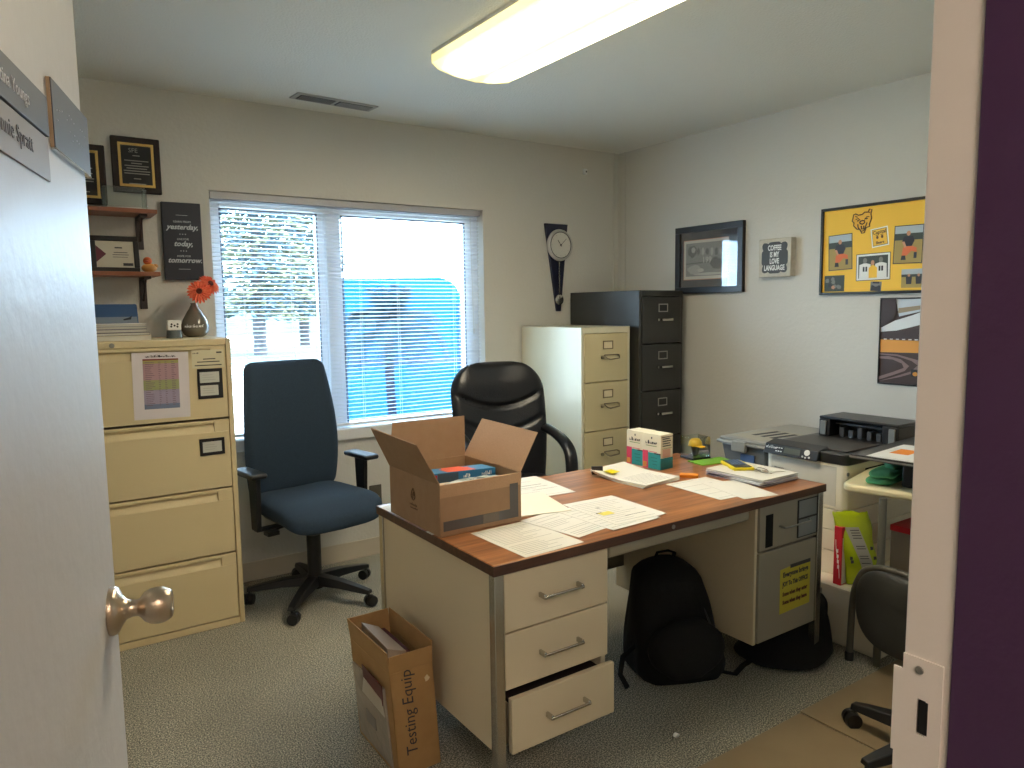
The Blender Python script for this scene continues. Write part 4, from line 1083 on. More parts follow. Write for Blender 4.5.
MB().box(-.034, .034, -.068, .03, .012, .0135).build('keypad_face', mat('calc_dark', (44, 52, 66), .4), calc)
MB().box(-.034, .034, .036, .072, .012, .0145).build('display', mat('lcd_dark', (52, 54, 48), .2), calc, bevel=.001)
ky = MB()
for a in range(4):
    for b_ in range(5): ky.box(-.030 + a * .0155, -.019 + a * .0155, -.064 + b_ * .018, -.052 + b_ * .018, .0135, .0155)
ky.build('keys', mat('key_blue', (84, 104, 140), .4), calc)
kr = thing('key_bunch', 'bunch of keys on a wire ring on top of the white notebook', 'keys', (2.402, 1.785, z), 0)
MB().tube([(.022 * math.cos(a), .022 * math.sin(a), .003 + .012 * (1 + math.sin(a)) * .5) for a in [2 * PI * q / 20 for q in range(21)]], .0012, 6).build('ring', M_steel, kr)
for a in (20, 75, 130, 250):
    kz = .001 + a * .00003
    MB().lathe([(.0, 0), (.009, 0), (.009, .002), (0, .002)], 10, 0, T(math.cos(math.radians(a)) * .024, math.sin(math.radians(a)) * .024, kz)).box(.0, .032, -.0025, .0025, kz, kz + .002, M=RZ(a) @ T(.028, 0, 0)).build('key', M_nickel if a != 75 else M_chrome, kr)
MB().box(-.03, .03, -.013, .013, 0.0005, .003, M=T(.062, -.022, 0) @ RZ(-20)).build('tag', M_paper, kr)

# ---- cardboard box on the desk
BXx, BXy, BW, BD, BH, tk_ = 1.020, 1.892, .296, .352, .160, .004
bx_ = thing('open_cardboard_box', 'open brown cardboard carton with raised flaps on the left end of the desk', 'box', (BXx, BXy, ZD))
k = MB().box(0, BW, 0, tk_, 0, BH).box(0, BW, BD - tk_, BD, 0, BH).box(0, tk_, tk_, BD - tk_, 0, BH).box(BW - tk_, BW, tk_, BD - tk_, 0, BH).box(tk_, BW - tk_, tk_, BD - tk_, 0, tk_)
k.build('carton', M_card, bx_, bevel=.001)
# flaps: (hinge a, hinge b, outer b, outer a)
def flap(a, b_, c, d, m, name='flap'):
    a, b_, c, d = (Vector(q) for q in (a, b_, c, d))
    n = (b_ - a).cross(d - a).normalized() * .0032
    return MB().hexa([a, b_, c, d, a + n, b_ + n, c + n, d + n]).build(name, m, bx_)
flap((0, 0, BH), (0, BD, BH), (-.072, BD - .02, BH + .138), (-.072, .0, BH + .130), M_card)
flap((0, BD, BH), (BW, BD, BH), (BW + .008, BD + .015, BH + .140), (.022, BD + .015, BH + .142), M_card)
flap((BW, BD, BH), (BW, 0, BH), (BW + .066, -.006, BH + .122), (BW + .066, BD - .02, BH + .128), M_cardin)
flap((BW, 0, BH), (0, 0, BH), (.0, .008, BH - .10), (BW, .008, BH - .10), M_cardin)
pr = MB().box(.010, BW - .012, -.0009, -.0001, .016, .046).box(BW - .044, BW - .012, -.0009, -.0001, .046, .128)
pr.build('grey_print_band', M_tape, bx_)
lg = MB()
Mg = T(-.0009, BD * .50, .095) @ Matrix(((0, 0, -1, 0), (-1, 0, 0, 0), (0, 1, 0, 0), (0, 0, 0, 1)))
lg.tube([Mg @ Vector(q) for q in ((-.004, -.016, 0), (-.014, -.004, 0), (-.010, .010, 0), (.0, .022, 0), (.010, .008, 0), (.012, -.006, 0), (.002, -.016, 0))], .0018, 5)
lg.tube([Mg @ Vector(q) for q in ((0, -.010, 0), (-.004, 0, 0), (.002, .010, 0), (.005, -.002, 0))], .0016, 5)
faint_print(lg, Mg @ T(0, -.030, 0), .050, .009, 0, 5); faint_print(lg, Mg @ T(0.004, -.042, 0), .050, .005, 0, 6)
lg.build('stamp_print', mat('stamp_brown', (94, 68, 46), .8), bx_)
MB().box(.15, .21, -.0016, -.0010, .016, .046).build('clear_tape', mat('tape_shine', (110, 100, 90), .15), bx_)
bb = thing('boxed_game', 'long flat blue and red printed box lying inside the open carton', 'box', (BXx + .148, BXy + .165, ZD + .128), -2)
bb.rotation_euler = (math.radians(-3), math.radians(2), math.radians(-2))
MB().box(-.128, .128, -.045, .045, 0, .032).build('lidded_box', M_blue, bb, bevel=.001)
MB().prism([(-.05, -.02), (.06, -.025), (.035, .045), (-.03, .045)], 0, .0006, M=Matrix(((1, 0, 0, 0), (0, 0, 1, 0), (0, 1, 0, .032), (0, 0, 0, 1)))).build('coral_print', mat('print_coral', (214, 88, 62), .5), bb)
k = MB().box(-.05, .055, -.043, .020, .032, .0327); k.build('coral_block', mat('print_coral', (214, 88, 62), .5), bb)
MB().box(-.124, -.088, -.0458, -.045, .006, .026).build('red_logo', M_red, bb)
MB().box(-.086, -.012, -.0455, -.045, .001, .030).build('grey_print', mat('print_slate', (60, 78, 92), .5), bb)
k = MB(); faint_print(k, FX(.02, -.0453, .016), .026, .012, 0, 2); faint_print(k, FX(.095, -.0453, .018), .040, .012, 0, 3); k.build('white_print', M_white, bb)
bw = MB()
def bwf(u, v_):
    a = 2 * PI * u; s_ = math.sin(PI * min(max(v_, .03), .97))
    return (.128 * (abs(math.cos(a)) ** .5) * math.copysign(1, math.cos(a)) * s_ + .004 * math.sin(a * 9), .045 * (abs(math.sin(a)) ** .5) * math.copysign(1, math.sin(a)) * s_, .03 * -math.cos(PI * v_) + .004 * math.sin(a * 7 + v_ * 9))
bw.blob(bwf, 40, 14); o_ = bw.build('bubble_wrap', M_bubble, loc=(BXx + .155, BXy + .055, ZD + .120)); tag(o_, 'crumpled translucent plastic wrap in front of the boxed game inside the carton', 'packaging')
bf = MB().blob(lambda u, v_: (.135 * math.copysign(abs(math.cos(2*PI*u)) ** .3, math.cos(2*PI*u)), .165 * math.copysign(abs(math.sin(2*PI*u)) ** .3, math.sin(2*PI*u)), v_ * .085 + .004 * math.sin(17 * u * 2 * PI) * v_), 60, 6)
o_ = bf.build('packing_paper', mat('packing_kraft', (196, 182, 158), .8, bump=(20, .8)), loc=(BXx + .15, BXy + .183, ZD + .0045)); tag(o_, 'crumpled pale packing paper filling the open carton', 'packaging')
sheet('paper_sheet', 'blank white sheet trapped under the open carton at the left desk edge', 1.125, 2.20, 3, z=ZD - .0003 + .0002, w=.21, h=.27, lines=0, t=.0003)
bx_.location.z += .0008; bb.location.z += .0008
wr = MB().box(-.03, .03, -.02, .02, 0, .0004)
tag(wr.build('paper_scrap', M_white, loc=(1.043, 1.955, ZD)), 'small white paper scrap sticking out under the carton at the left desk edge', 'paper')

# ---- box on the floor leaning by the desk
fb = thing('narrow_cardboard_box', 'tall narrow cardboard box with handwriting on the floor against the desk side', 'box', (.868, 1.908, .0))
def fbp(u, v_, h):          # u along +X 0..1, v along +Y 0..1, h height: leans a little to the left
    return Vector((.142 * u - .085 * h, .300 * v_ - .05 * h, h))
HF, HR = .345, .415
def fwall(a, b_, h0, h1, off, th=.004):
    n = Vector((off[0], off[1], 0)) * th
    p = [fbp(*a, h0), fbp(*b_, h0), fbp(*b_, h0) + n, fbp(*a, h0) + n]
    q = [fbp(*a, h1), fbp(*b_, h1), fbp(*b_, h1) + n, fbp(*a, h1) + n]
    return p + q
k = MB()
for a, b_, off in (((0, 0), (1, 0), (0, 1)), ((0, 1), (1, 1), (0, -1)), ((0, 0), (0, 1), (1, 0)), ((1, 0), (1, 1), (-1, 0))): k.hexa(fwall(a, b_, .001, HF, off))
k.slab([(.004, .004), (.138, .004), (.138, .296), (.004, .296)], .001, .006)
k.build('carton', M_card2, fb, bevel=.0008)
for a, b_, off, tilt, h1 in (((0, 0), (1, 0), (0, 1), (0, -.006), .402), ((0, 1), (1, 1), (0, -1), (0, .01), .41), ((0, 0), (0, 1), (1, 0), (-.004, 0), .415), ((1, 0), (1, 1), (-1, 0), (.004, 0), .415)):
    p = fwall(a, b_, HF + .001, h1, off, .0035)
    p = p[:4] + [q + Vector((tilt[0], tilt[1], 0)) for q in p[4:]]
    MB().hexa(p).build('flap', M_card2, fb)
pk = MB()
def onface(v_, h, d=.001): return fbp(0, v_, h) + Vector((-d, 0, 0))
pk.hexa([onface(.10, .02), onface(.92, .02), onface(.92, .02, .006), onface(.10, .02, .006), onface(.13, .285), onface(.95, .27), onface(.95, .27, .008), onface(.13, .285, .01)])
pk.build('plastic_pouch', mat('pouch_grey', (170, 158, 144), .25, bump=(18, .6)), fb, bevel=.002)
pk = MB()
pk.hexa([onface(.16, .225, .009), onface(.60, .245, .009), onface(.60, .245, .012), onface(.16, .225, .012), onface(.13, .295, .010), onface(.62, .305, .010), onface(.62, .305, .013), onface(.13, .295, .013)])
pk.build('maroon_slip', mat('slip_maroon', (92, 44, 40), .5), fb)
MB().hexa([onface(.14, .19, .009), onface(.70, .20, .009), onface(.70, .20, .011), onface(.14, .19, .011), onface(.17, .245, .0125), onface(.60, .262, .0125), onface(.60, .262, .014), onface(.17, .245, .014)]).build('packing_slip', mat('slip_pale', (190, 180, 164), .5), fb)
MB().hexa([onface(.42, .10, .007), onface(.66, .10, .007), onface(.66, .10, .009), onface(.42, .10, .009), onface(.42, .14, .007), onface(.66, .145, .007), onface(.66, .145, .009), onface(.42, .14, .009)]).build('grey_label', mat('label_grey', (120, 112, 104), .6), fb)
tx = MB()
Mt = Matrix.Shear('XZ', 4, (0, 0)) if False else Matrix(((1, 0, -.085, 0), (0, 1, -.05, 0), (0, 0, 1, 0), (0, 0, 0, 1)))
Mt = Mt @ T(.052, -.0012, .205) @ Matrix(((0, -1, 0, 0), (0, 0, -1, 0), (1, 0, 0, 0), (0, 0, 0, 1)))
text_mesh('Testing Equip', .052, Mt, tx, 0, shear=.1, bold=-.0002)
tx.build('handwriting', M_ink2, fb)
MB().prism(polyell(.092, .30, .008, .009, 9, .3), -.0185, -.0165).build('torn_patch', mat('torn_pale', (216, 196, 160), .8), fb)
inb = thing('inner_carton', 'pale carton with a dark red edge packed inside the narrow cardboard box', 'box', (.868, 1.908, .008))
MB().hexa([fbp(.14, .25, 0), fbp(.62, .25, 0), fbp(.62, .9, 0), fbp(.14, .9, 0), fbp(.20, .22, .385), fbp(.60, .20, .365), fbp(.62, .9, .365), fbp(.22, .9, .395)]).build('carton', mat('carton_pale', (196, 178, 158), .7), inb, bevel=.001)
MB().hexa([fbp(.66, .2, 0), fbp(.76, .2, 0), fbp(.76, .9, 0), fbp(.66, .9, 0), fbp(.66, .2, .350), fbp(.76, .2, .350), fbp(.76, .9, .355), fbp(.66, .9, .355)]).build('red_edge', mat('box_maroon', (88, 34, 36), .6), inb)

# ================================================================ NAVY TASK CHAIR
def castor(parent, x, y, a, r=.027, m=M_blackpl):
    c = MB()
    ax = Vector((math.cos(a), math.sin(a), 0))
    ct = Vector((x, y, r)) + Vector((-math.sin(a), math.cos(a), 0)) * .010
    for s_ in (-1, 1): c.cyl(ct + ax * .006 * s_, ct + ax * .024 * s_, r, r * .92, 20)
    c.cyl(ct - ax * .008, ct + ax * .008, r * .45, n=10)
    c.blob(ell(ct.x, ct.y, r + .012, .012, .024, .016))
    c.cyl((x, y, r), (x, y, r + .045), .0055, n=8)
    return c.build('castor', m, parent)
def star_base(t, R, ang0, hub_r=.032, top=.40, m=M_blackpl, wheels=True, skip=()):
    k = MB()
    k.lathe([(.0, .055), (hub_r * 1.3, .055), (hub_r * 1.25, .115), (hub_r, .125), (0, .125)], 24)
    k.build('hub', m, t)
    for i in range(5):
        a = math.radians(ang0 + 72 * i)
        c_, s_ = math.cos(a), math.sin(a)
        k = MB(); vs = []
        for u, z, hh, wd in ((.10, .092, .046, .036), (.5, .088, .036, .031), (.88, .074, .024, .024), (1.03, .068, .018, .019)):
            for dz in (-hh/2, hh/2):
                for dw in (-wd, wd):
                    q = .7 if dz > 0 else 1
                    vs.append((R * u * c_ - dw * q * s_, R * u * s_ + dw * q * c_, z + dz + .004))
        fs_ = [(0, 1, 3, 2), (12, 14, 15, 13)]
        for j in range(3):
            b_ = j * 4
            fs_ += [(b_, b_ + 4, b_ + 5, b_ + 1), (b_ + 2, b_ + 3, b_ + 7, b_ + 6), (b_, b_ + 2, b_ + 6, b_ + 4), (b_ + 1, b_ + 5, b_ + 7, b_ + 3)]
        k.add(vs, fs_); arm = k.build('base_arm', m, t, bevel=.003)
        castor(arm, R * c_, R * s_, a + rnd.uniform(-.8, .8))
    MB().cyl((0, 0, .12), (0, 0, .32), .034, n=20).cyl((0, 0, .30), (0, 0, top), .018, n=20).build('column', m, t)
nc = thing('task_chair', 'high backed navy fabric task chair in front of the window', 'chair', (1.145, 3.43, 0), 9)
star_base(nc, .31, 231 - 9, top=.43)
def pad_fn(W, D_, H_, ex=.35, crown=.0, dish=0):
    """superellipse cushion centred, thickness H_ in z"""
    def fn(u, v_):
        a = 2 * PI * u
        cx = math.copysign(abs(math.cos(a)) ** ex, math.cos(a)); cy = math.copysign(abs(math.sin(a)) ** ex, math.sin(a))
        b_ = PI * (v_ - .5)
        rr_ = math.cos(b_) ** .5 if abs(v_ - .5) < .499 else .02
        zz = math.copysign(abs(math.sin(b_)) ** .6, math.sin(b_)) * H_ / 2
        return (W/2 * cx * rr_, D_/2 * cy * rr_, zz)
    return fn
k = MB()
def seatfn(u, v_):
    x, y, z = pad_fn(.49, .53, .115, .34)(u, v_)
    z -= .035 * max(0, (-y - .12) / .13) ** 2          # waterfall front
    z += .012 * (abs(x) / .25) ** 2
    return (x * (1 - .06 * (y / .25)), y, z)
k.blob(seatfn, 52, 18, 0, T(0, -.03, .475)); k.build('seat', M_bluefab, nc, smooth=60)
MB().blob(pad_fn(.40, .40, .05, .4), 36, 8, 0, T(0, 0, .432)).build('seat_pan', M_blackpl, nc)
MB().box(-.075, .075, -.11, .12, .385, .425).build('tilt_mechanism', M_blackpl, nc, bevel=.01)
for s_ in (-1, 1):
    MB().tube([(s_ * .06, -.03, .41), (s_ * .20, -.06, .408), (s_ * .235, -.07, .40)], .006, 8).box(s_ * .245 - .028, s_ * .245 + .028, -.10, -.05, .388, .408).build('lever', M_blackpl, nc, bevel=.003)
k = MB()
def backfn(u, v_):
    a = 2 * PI * v_
    # build as pad standing up: first superellipse in XZ
    return None
def back_blob(outline_w, Hh, th, curve, n=44, m_=18, topr=.05):
    """front/back shells of an upright cushion. outline_w(t)->half width, t 0..1 bottom..top"""
    vs = []; fs_ = []
    N, Mz = 24, 72
    for side in (0, 1):
        for j in range(Mz + 1):
            t_ = j / Mz
            wd = outline_w(t_)
            for i in range(N + 1):
                s_ = -1 + 2 * i / N
                edge = (1 - abs(s_) ** 6) ** .5 * (1 - abs(2 * t_ - 1) ** 12) ** .5
                x = wd * s_; z = Hh * t_
                y = curve(s_, t_) + (th / 2) * edge * (1 if side else -1)
                vs.append((x, y, z))
    o = (N + 1) * (Mz + 1)
    for j in range(Mz):
        for i in range(N):
            a = j * (N + 1) + i
            fs_.append((a, a + 1, a + N + 2, a + N + 1)); fs_.append((o + a, o + a + N + 1, o + a + N + 2, o + a + 1))
    return vs, fs_, o, N, Mz
def add_back(mb, *a, M=None, mi=0, **k_):
    vs, fs_, o, N, Mz = back_blob(*a, **k_)
    for j in range(Mz):
        fs_ += [(j * (N+1), (j + 1) * (N+1), o + (j + 1) * (N+1), o + j * (N+1)), (j * (N+1) + N, o + j * (N+1) + N, o + (j + 1) * (N+1) + N, (j + 1) * (N+1) + N)]
    for i in range(N): fs_ += [(i, o + i, o + i + 1, i + 1), (Mz * (N+1) + i, Mz * (N+1) + i + 1, o + Mz * (N+1) + i + 1, o + Mz * (N+1) + i)]
    mb.add(vs, fs_, mi, M)
def ow(t_):
    base = .226 + .028 * math.sin(PI * min(1, t_ * 1.05) ** .8) - .012 * t_
    c_ = .045
    H_ = .66
    d1 = (1 - t_) * H_
    if d1 < c_: base -= c_ - math.sqrt(max(0, c_ * c_ - (c_ - d1) ** 2))
    d0 = t_ * H_
    if d0 < c_: base -= c_ - math.sqrt(max(0, c_ * c_ - (c_ - d0) ** 2))
    return base
k = MB(); add_back(k, ow, .66, .065, lambda s_, t_: -.045 * s_ * s_ * -1 * -1 - .03 * math.sin(PI * t_) if False else -.035 * s_ * s_ + .05 * t_ * t_ - .02 * math.sin(PI * t_))
for i_ in range(len(k.v)): k.v[i_] = (k.v[i_][0], k.v[i_][1] + .215, k.v[i_][2] + .50)
k.build('backrest', M_bluefab, nc, smooth=60)
MB().box(-.03, .03, .12, .30, .395, .415).box(-.03, .03, .27, .30, .40, .72).build('back_bracket', M_blackpl, nc, bevel=.006)
for s_ in (-1, 1):
    ap = MB().box(s_ * .295 - .04, s_ * .295 + .04, -.09, .13, .655, .680).build('armrest', M_blackpl, nc, bevel=.011, seg=3)
    MB().hexa([(s_*.282 - .012, -.03, .40), (s_*.282 + .012, -.03, .40), (s_*.282 + .012, .03, .40), (s_*.282 - .012, .03, .40), (s_*.282 - .012, -.045, .655), (s_*.282 + .012, -.045, .655), (s_*.282 + .012, .045, .655), (s_*.282 - .012, .045, .655)]).box(min(s_ * .08, s_ * .29), max(s_ * .08, s_ * .29), -.022, .022, .395, .408).build('arm_post', M_blackpl, ap, bevel=.004)

# ================================================================ BLACK LEATHER CHAIR
lc = thing('executive_chair', 'black leather executive chair with padded loop arms behind the desk', 'chair', (2.06, 3.02, 0), -12)
star_base(lc, .31, 30, top=.40)
k = MB(); k.blob(lambda u, v_: (lambda p: (p[0], p[1], p[2] + .02 * (p[1] / .25) ** 2 - .03 * max(0, (-p[1] - .15) / .11) ** 2))(pad_fn(.52, .52, .11, .5)(u, v_)), 44, 16, 0, T(0, -.02, .47)); k.build('seat', M_leather, lc, smooth=60)
MB().box(-.16, .16, -.15, .15, .385, .42).build('seat_plate', M_blackpl, lc, bevel=.01)
def ow2(t_):
    H_ = .68; base = .270 - .03 * (1 - t_) ** 2 - .012 * t_ ** 4
    c_ = .16; d1 = (1 - t_) * H_
    if d1 < c_: base -= (c_ - math.sqrt(max(0, c_ * c_ - (c_ - d1) ** 2))) * .95
    d0 = t_ * H_
    if d0 < .05: base -= .05 - math.sqrt(max(0, .0025 - (.05 - d0) ** 2))
    return base
def cv2(s_, t_):
    y = -.05 * s_ * s_ + .10 * t_ - .03 * math.sin(PI * t_)
    # seams: a smile-shaped crease under the head pillow and one below the lumbar pillow
    for tc, dp in ((.66, .020), (.47, .014)):
        f_ = tc + .14 * s_ * s_
        y += dp * math.exp(-((t_ - f_) / .018) ** 2) * (1 if abs(s_) < .93 else .3)
    # head pillow
    y -= .022 * math.exp(-((t_ - .84) / .10) ** 2) * (1 - abs(s_) ** 3)
    return y
k = MB()
vs, fs_, o_i, N, Mz = [], [], 0, 30, 70
def add_back_fine(mb, owf, Hh, th, curve, N, Mz, M, mi=0):
    vs = []; fs_ = []
    for side in (0, 1):
        for j in range(Mz + 1):
            t_ = j / Mz; wd = owf(t_)
            for i in range(N + 1):
                s_ = -1 + 2 * i / N
                edge = (1 - abs(s_) ** 5) ** .5 * (1 - abs(2 * t_ - 1) ** 14) ** .5
                yy = curve(s_, t_) if side == 0 else (-.05 * s_ * s_ + .10 * t_ - .03 * math.sin(PI * t_))
                vs.append((wd * s_, yy + th / 2 * edge * (1 if side else -1), Hh * t_))
    o = (N + 1) * (Mz + 1)
    for j in range(Mz):
        for i in range(N):
            a = j * (N + 1) + i
            fs_.append((a, a + 1, a + N + 2, a + N + 1)); fs_.append((o + a, o + a + N + 1, o + a + N + 2, o + a + 1))
        fs_ += [(j * (N+1), (j + 1) * (N+1), o + (j + 1) * (N+1), o + j * (N+1)), (j * (N+1) + N, o + j * (N+1) + N, o + (j + 1) * (N+1) + N, (j + 1) * (N+1) + N)]
    for i in range(N): fs_ += [(i, o + i, o + i + 1, i + 1), (Mz * (N+1) + i, Mz * (N+1) + i + 1, o + Mz * (N+1) + i + 1, o + Mz * (N+1) + i)]
    mb.add(vs, fs_, mi, M)
add_back_fine(k, ow2, .68, .11, cv2, 30, 70, T(0, .20, .44)); k.build('backrest', M_leather, lc, smooth=70)
for s_ in (-1, 1):
    pts = [(.245, .24, .76), (.25, .16, .765), (.255, .05, .75), (.258, -.05, .725), (.258, -.12, .685), (.254, -.15, .62), (.25, -.155, .52), (.243, -.14, .43), (.23, -.10, .39), (.18, -.07, .39)]
    # smooth
    sm = []
    for a, b_ in zip(pts, pts[1:]):
        for q in range(4): sm.append(tuple(a[c_] + (b_[c_] - a[c_]) * q / 4 for c_ in range(3)))
    sm.append(pts[-1])
    for _ in range(3): sm = [sm[0]] + [tuple((sm[i - 1][c_] + 2 * sm[i][c_] + sm[i + 1][c_]) / 4 for c_ in range(3)) for i in range(1, len(sm) - 1)] + [sm[-1]]
    MB().tube([(s_ * x, y, z) for x, y, z in sm], [.034 if z > .5 else .026 for x, y, z in sm], 14, 0, .62).build('arm_loop', M_leather, lc, smooth=80)

# ================================================================ BACKPACK UNDER THE DESK
bp = thing('backpack', 'black backpack slumped on the carpet under the desk', 'backpack', (2.045, 1.90, 0), -24)
def bpf(u, v_):
    a = 2 * PI * u
    hgt = .435
    wd = (.192 - .085 * v_ ** 1.5) * (1 if v_ < .85 else 1 - ((v_ - .85) / .15) ** 2 * .72)
    dp = (.145 - .05 * v_ ** 1.5) * (1 if v_ < .85 else 1 - ((v_ - .85) / .15) ** 2 * .8)
    if v_ < .08: wd *= .86 + 1.75 * v_; dp *= .86 + 1.75 * v_
    cx = math.copysign(abs(math.cos(a)) ** .62, math.cos(a)); cy = math.copysign(abs(math.sin(a)) ** .7, math.sin(a))
    w_ = 1 + .025 * math.sin(5 * a + 6 * v_) + .015 * math.sin(11 * a - 4 * v_)
    return (wd * cx * w_ - .03 * v_, dp * cy * w_ + .05 * v_, hgt * v_ + .002)
MB().blob(bpf, 48, 26).build('bag_body', M_bag, bp, smooth=80)
def pkf(u, v_):
    a = 2 * PI * u
    s_ = math.sin(PI * min(max(v_, .04), .96)) ** .4
    return (.15 * math.copysign(abs(math.cos(a)) ** .6, math.cos(a)) * s_ - .01, -.125 + .055 * math.sin(a) * s_, .03 + .22 * v_)
MB().blob(pkf, 30, 14).build('front_pocket', M_bag, bp, smooth=80)
zp = [(-.13 + .26 * t_, -.135 + .075 * math.sin(PI * t_) ** .7 * 1.0 + .01, .20 + .205 * math.sin(PI * t_) ** .8) for t_ in [q / 20 for q in range(21)]]
zp = [(x * .8, y + .02, z * .93) for x, y, z in zp]
MB().tube(zp, .004, 6).build('zip', mat('zip_grey', (40, 40, 46), .5), bp)
MB().tube([(-.065, .06, .42), (-.06, .045, .455), (-.02, .04, .462), (.01, .045, .45), (.01, .06, .415)], .009, 8, 0, .5).build('carry_loop', M_bag, bp)
MB().tube([(.10, -.04, .03), (.15, -.08, .012), (.20, -.10, .006), (.26, -.045, .006), (.33, .0, .006)], .012, 8, 0, .35).build('strap', M_bag, bp)
MB().tube([(-.17, -.03, .13), (-.235, -.06, .10), (-.25, -.075, .04), (-.235, -.115, .006)], .013, 8, 0, .35).build('strap', M_bag, bp)
# black bag behind the right desk leg
fbg = thing('black_bag', 'black bag slumped on the floor between the desk and the printer', 'bag', (2.622, 1.74, 0), 0)
def bgf(u, v_):
    a = 2 * PI * u
    lo = max(0, 1 - v_ / .55)
    rx = .085 + .13 * lo ** .6; ry = .10 + .08 * lo ** .6
    q = 1 if v_ < .7 else max(.004, 1 - ((v_ - .7) / .3) ** 2) ** .5
    if v_ < .06: q *= .8 + 3 * v_
    return (rx * q * math.cos(a) + .006 * math.sin(4 * a) - .13 * lo ** .6, ry * q * math.sin(a) + .008 * math.cos(5 * a), .25 * v_ + .002)
MB().blob(bgf, 36, 16).build('bag_body', M_bag, fbg, smooth=80)
MB().tube([(-.07, -.03, .225), (-.08, -.05, .29), (-.02, -.06, .305), (.04, -.04, .285), (.04, -.02, .225)], .010, 8, 0, .6).build('handle', M_bag, fbg)
MB().box(-.05, .02, -.075, -.067, .24, .262).build('buckle', M_steel, fbg, bevel=.002)

# ================================================================ PRINTER, PEDESTAL
ped = thing('printer_pedestal', 'low cream box pedestal on the floor under the tall printer', 'pedestal', (2.72, 1.455, 0))
MB().box(0, .70, 0, .64, .02, .243).box(.02, .68, .02, .62, 0, .02).box(-.004, .704, -.004, .644, .243, .25).build('cabinet_body', M_offwhite, ped, bevel=.004)
pr_ = thing('office_printer', 'tall white office printer with a black top standing on a cream pedestal', 'printer', (2.83, 1.69, .2503))
PW, PD = .57, .395
HB = .482
def rslab(x0, x1, y0, y1, z0, z1, r, mb, mi=0, n=5):
    pts = []
    for cx, cy, a0 in ((x1 - r, y1 - r, 0), (x0 + r, y1 - r, PI/2), (x0 + r, y0 + r, PI), (x1 - r, y0 + r, 1.5*PI)):
        for q in range(n + 1): a = a0 + PI/2 * q / n; pts.append((cx + r * math.cos(a), cy + r * math.sin(a)))
    mb.slab(pts, z0, z1, mi)
lv = [0, .105, .195, .285, .395]
for i in range(3):
    k = MB(); rslab(0, PW, 0, PD, lv[i] + .0015, lv[i + 1] - .0015, .022, k)
    k.build('paper_cassette', M_offwhite, pr_, bevel=.002)
k = MB(); rslab(0, PW, 0, PD, lv[3] + .0015, HB, .026, k); k.build('main_body', M_offwhite, pr_, bevel=.002)
MB().box(-.0012, .0, .045, PD - .03, .300, .470).build('front_cover', mat('printer_front_panel', (214, 208, 194), .25), pr_, bevel=.0005)
MB().cyl((.012, .002, .445), (.012, -.002, .445), .008, n=14).build('side_button', M_greypl, pr_)
MB().box(.14, .36, -.0012, .004, .36, .455).build('side_recess', mat('void_black', (6, 6, 6), .9), pr_)
k = MB(); rslab(-.006, PW, -.005, PD + .005, HB, HB + .045, .035, k); k.build('top_cover', M_prblack, pr_, bevel=.004)
k = MB()
k.slab([(.05, .03), (.30, .03), (.30, PD - .04), (.05, PD - .04)], HB + .045, HB + .052)
k.build('output_tray', mat('tray_grey', (66, 62, 58), .45), pr_, bevel=.003)
k = MB().hexa([(-.03, .12, HB + .002), (.045, .12, HB + .002), (.045, PD - .005, HB + .002), (-.03, PD - .005, HB + .002), (-.012, .12, HB + .046), (.055, .12, HB + .060), (.055, PD - .005, HB + .060), (-.012, PD - .005, HB + .046)])
cpn = k.build('control_panel', M_prblack, pr_, bevel=.004)
Mc = T(-.0215, 0, HB + .025) @ RY(22)
MB().box(-.0025, -.001, .205, .285, -.012, .014, M=Mc).build('display', mat('lcd_grey', (92, 94, 84), .2), cpn)
k = MB()
k.lathe([(.006, 0), (.013, 0), (.013, .003), (.006, .003)], 18, 0, Mc @ T(-.001, .172, .006) @ RY(-90))
for a, b_ in ((.190, -.013), (.176, -.016), (.158, -.013)): k.lathe([(.0045, 0), (.0045, .002), (0, .002)], 10, 0, Mc @ T(-.001, a, b_) @ RY(-90))
for a in range(3): k.box(-.002, -.001, .296 + a * .012, .304 + a * .012, -.010 + .0, -.005, M=Mc); k.box(-.002, -.001, .296 + a * .012, .304 + a * .012, .006, .010, M=Mc)
k.build('keys', mat('key_white', (214, 212, 206), .4), cpn)
k = MB(); faint_print(k, Mc @ T(-.0012, .350, .008) @ Matrix(((0, 0, -1, 0), (-1, 0, 0, 0), (0, 1, 0, 0), (0, 0, 0, 1))), .060, .013, 0, 9); k.build('maker_mark', mat('key_white', (214, 212, 206), .4), cpn)
k = MB(); k.box(-.0012, 0, .30, .35, .418, .423).box(-.0018, 0, .29, .355, .405, .409).box(-.0018, 0, .30, .35, .385, .397); k.build('printed_label', mat('label_ink', (110, 108, 104), .5), pr_)
# rear output unit
ru = MB(); zz0 = HB + .045
ru.box(.36, .56, -.02, .365, zz0 + .080, zz0 + .093)
ru.box(.36, .56, .31, .365, zz0, zz0 + .080).box(.36, .56, -.02, .055, zz0, zz0 + .080).box(.44, .56, .055, .31, zz0, zz0 + .080)
ruo = ru.build('rear_output_unit', M_prblack, pr_, bevel=.004)
k = MB()
for a in (.075, .12, .165, .21, .255): k.box(.39, .445, a, a + .022, zz0, zz0 + .042 + .01 * math.sin(a * 50))
k.box(.40, .445, .06, .305, zz0 + .055, zz0 + .065); k.build('paper_guides', mat('guide_grey', (74, 74, 76), .4), ruo, bevel=.002)
for y0 in (.325, -.008): MB().box(.353, .361, y0, y0 + .03, zz0 + .004, zz0 + .072).build('side_latch', M_greypl, ruo, bevel=.003)

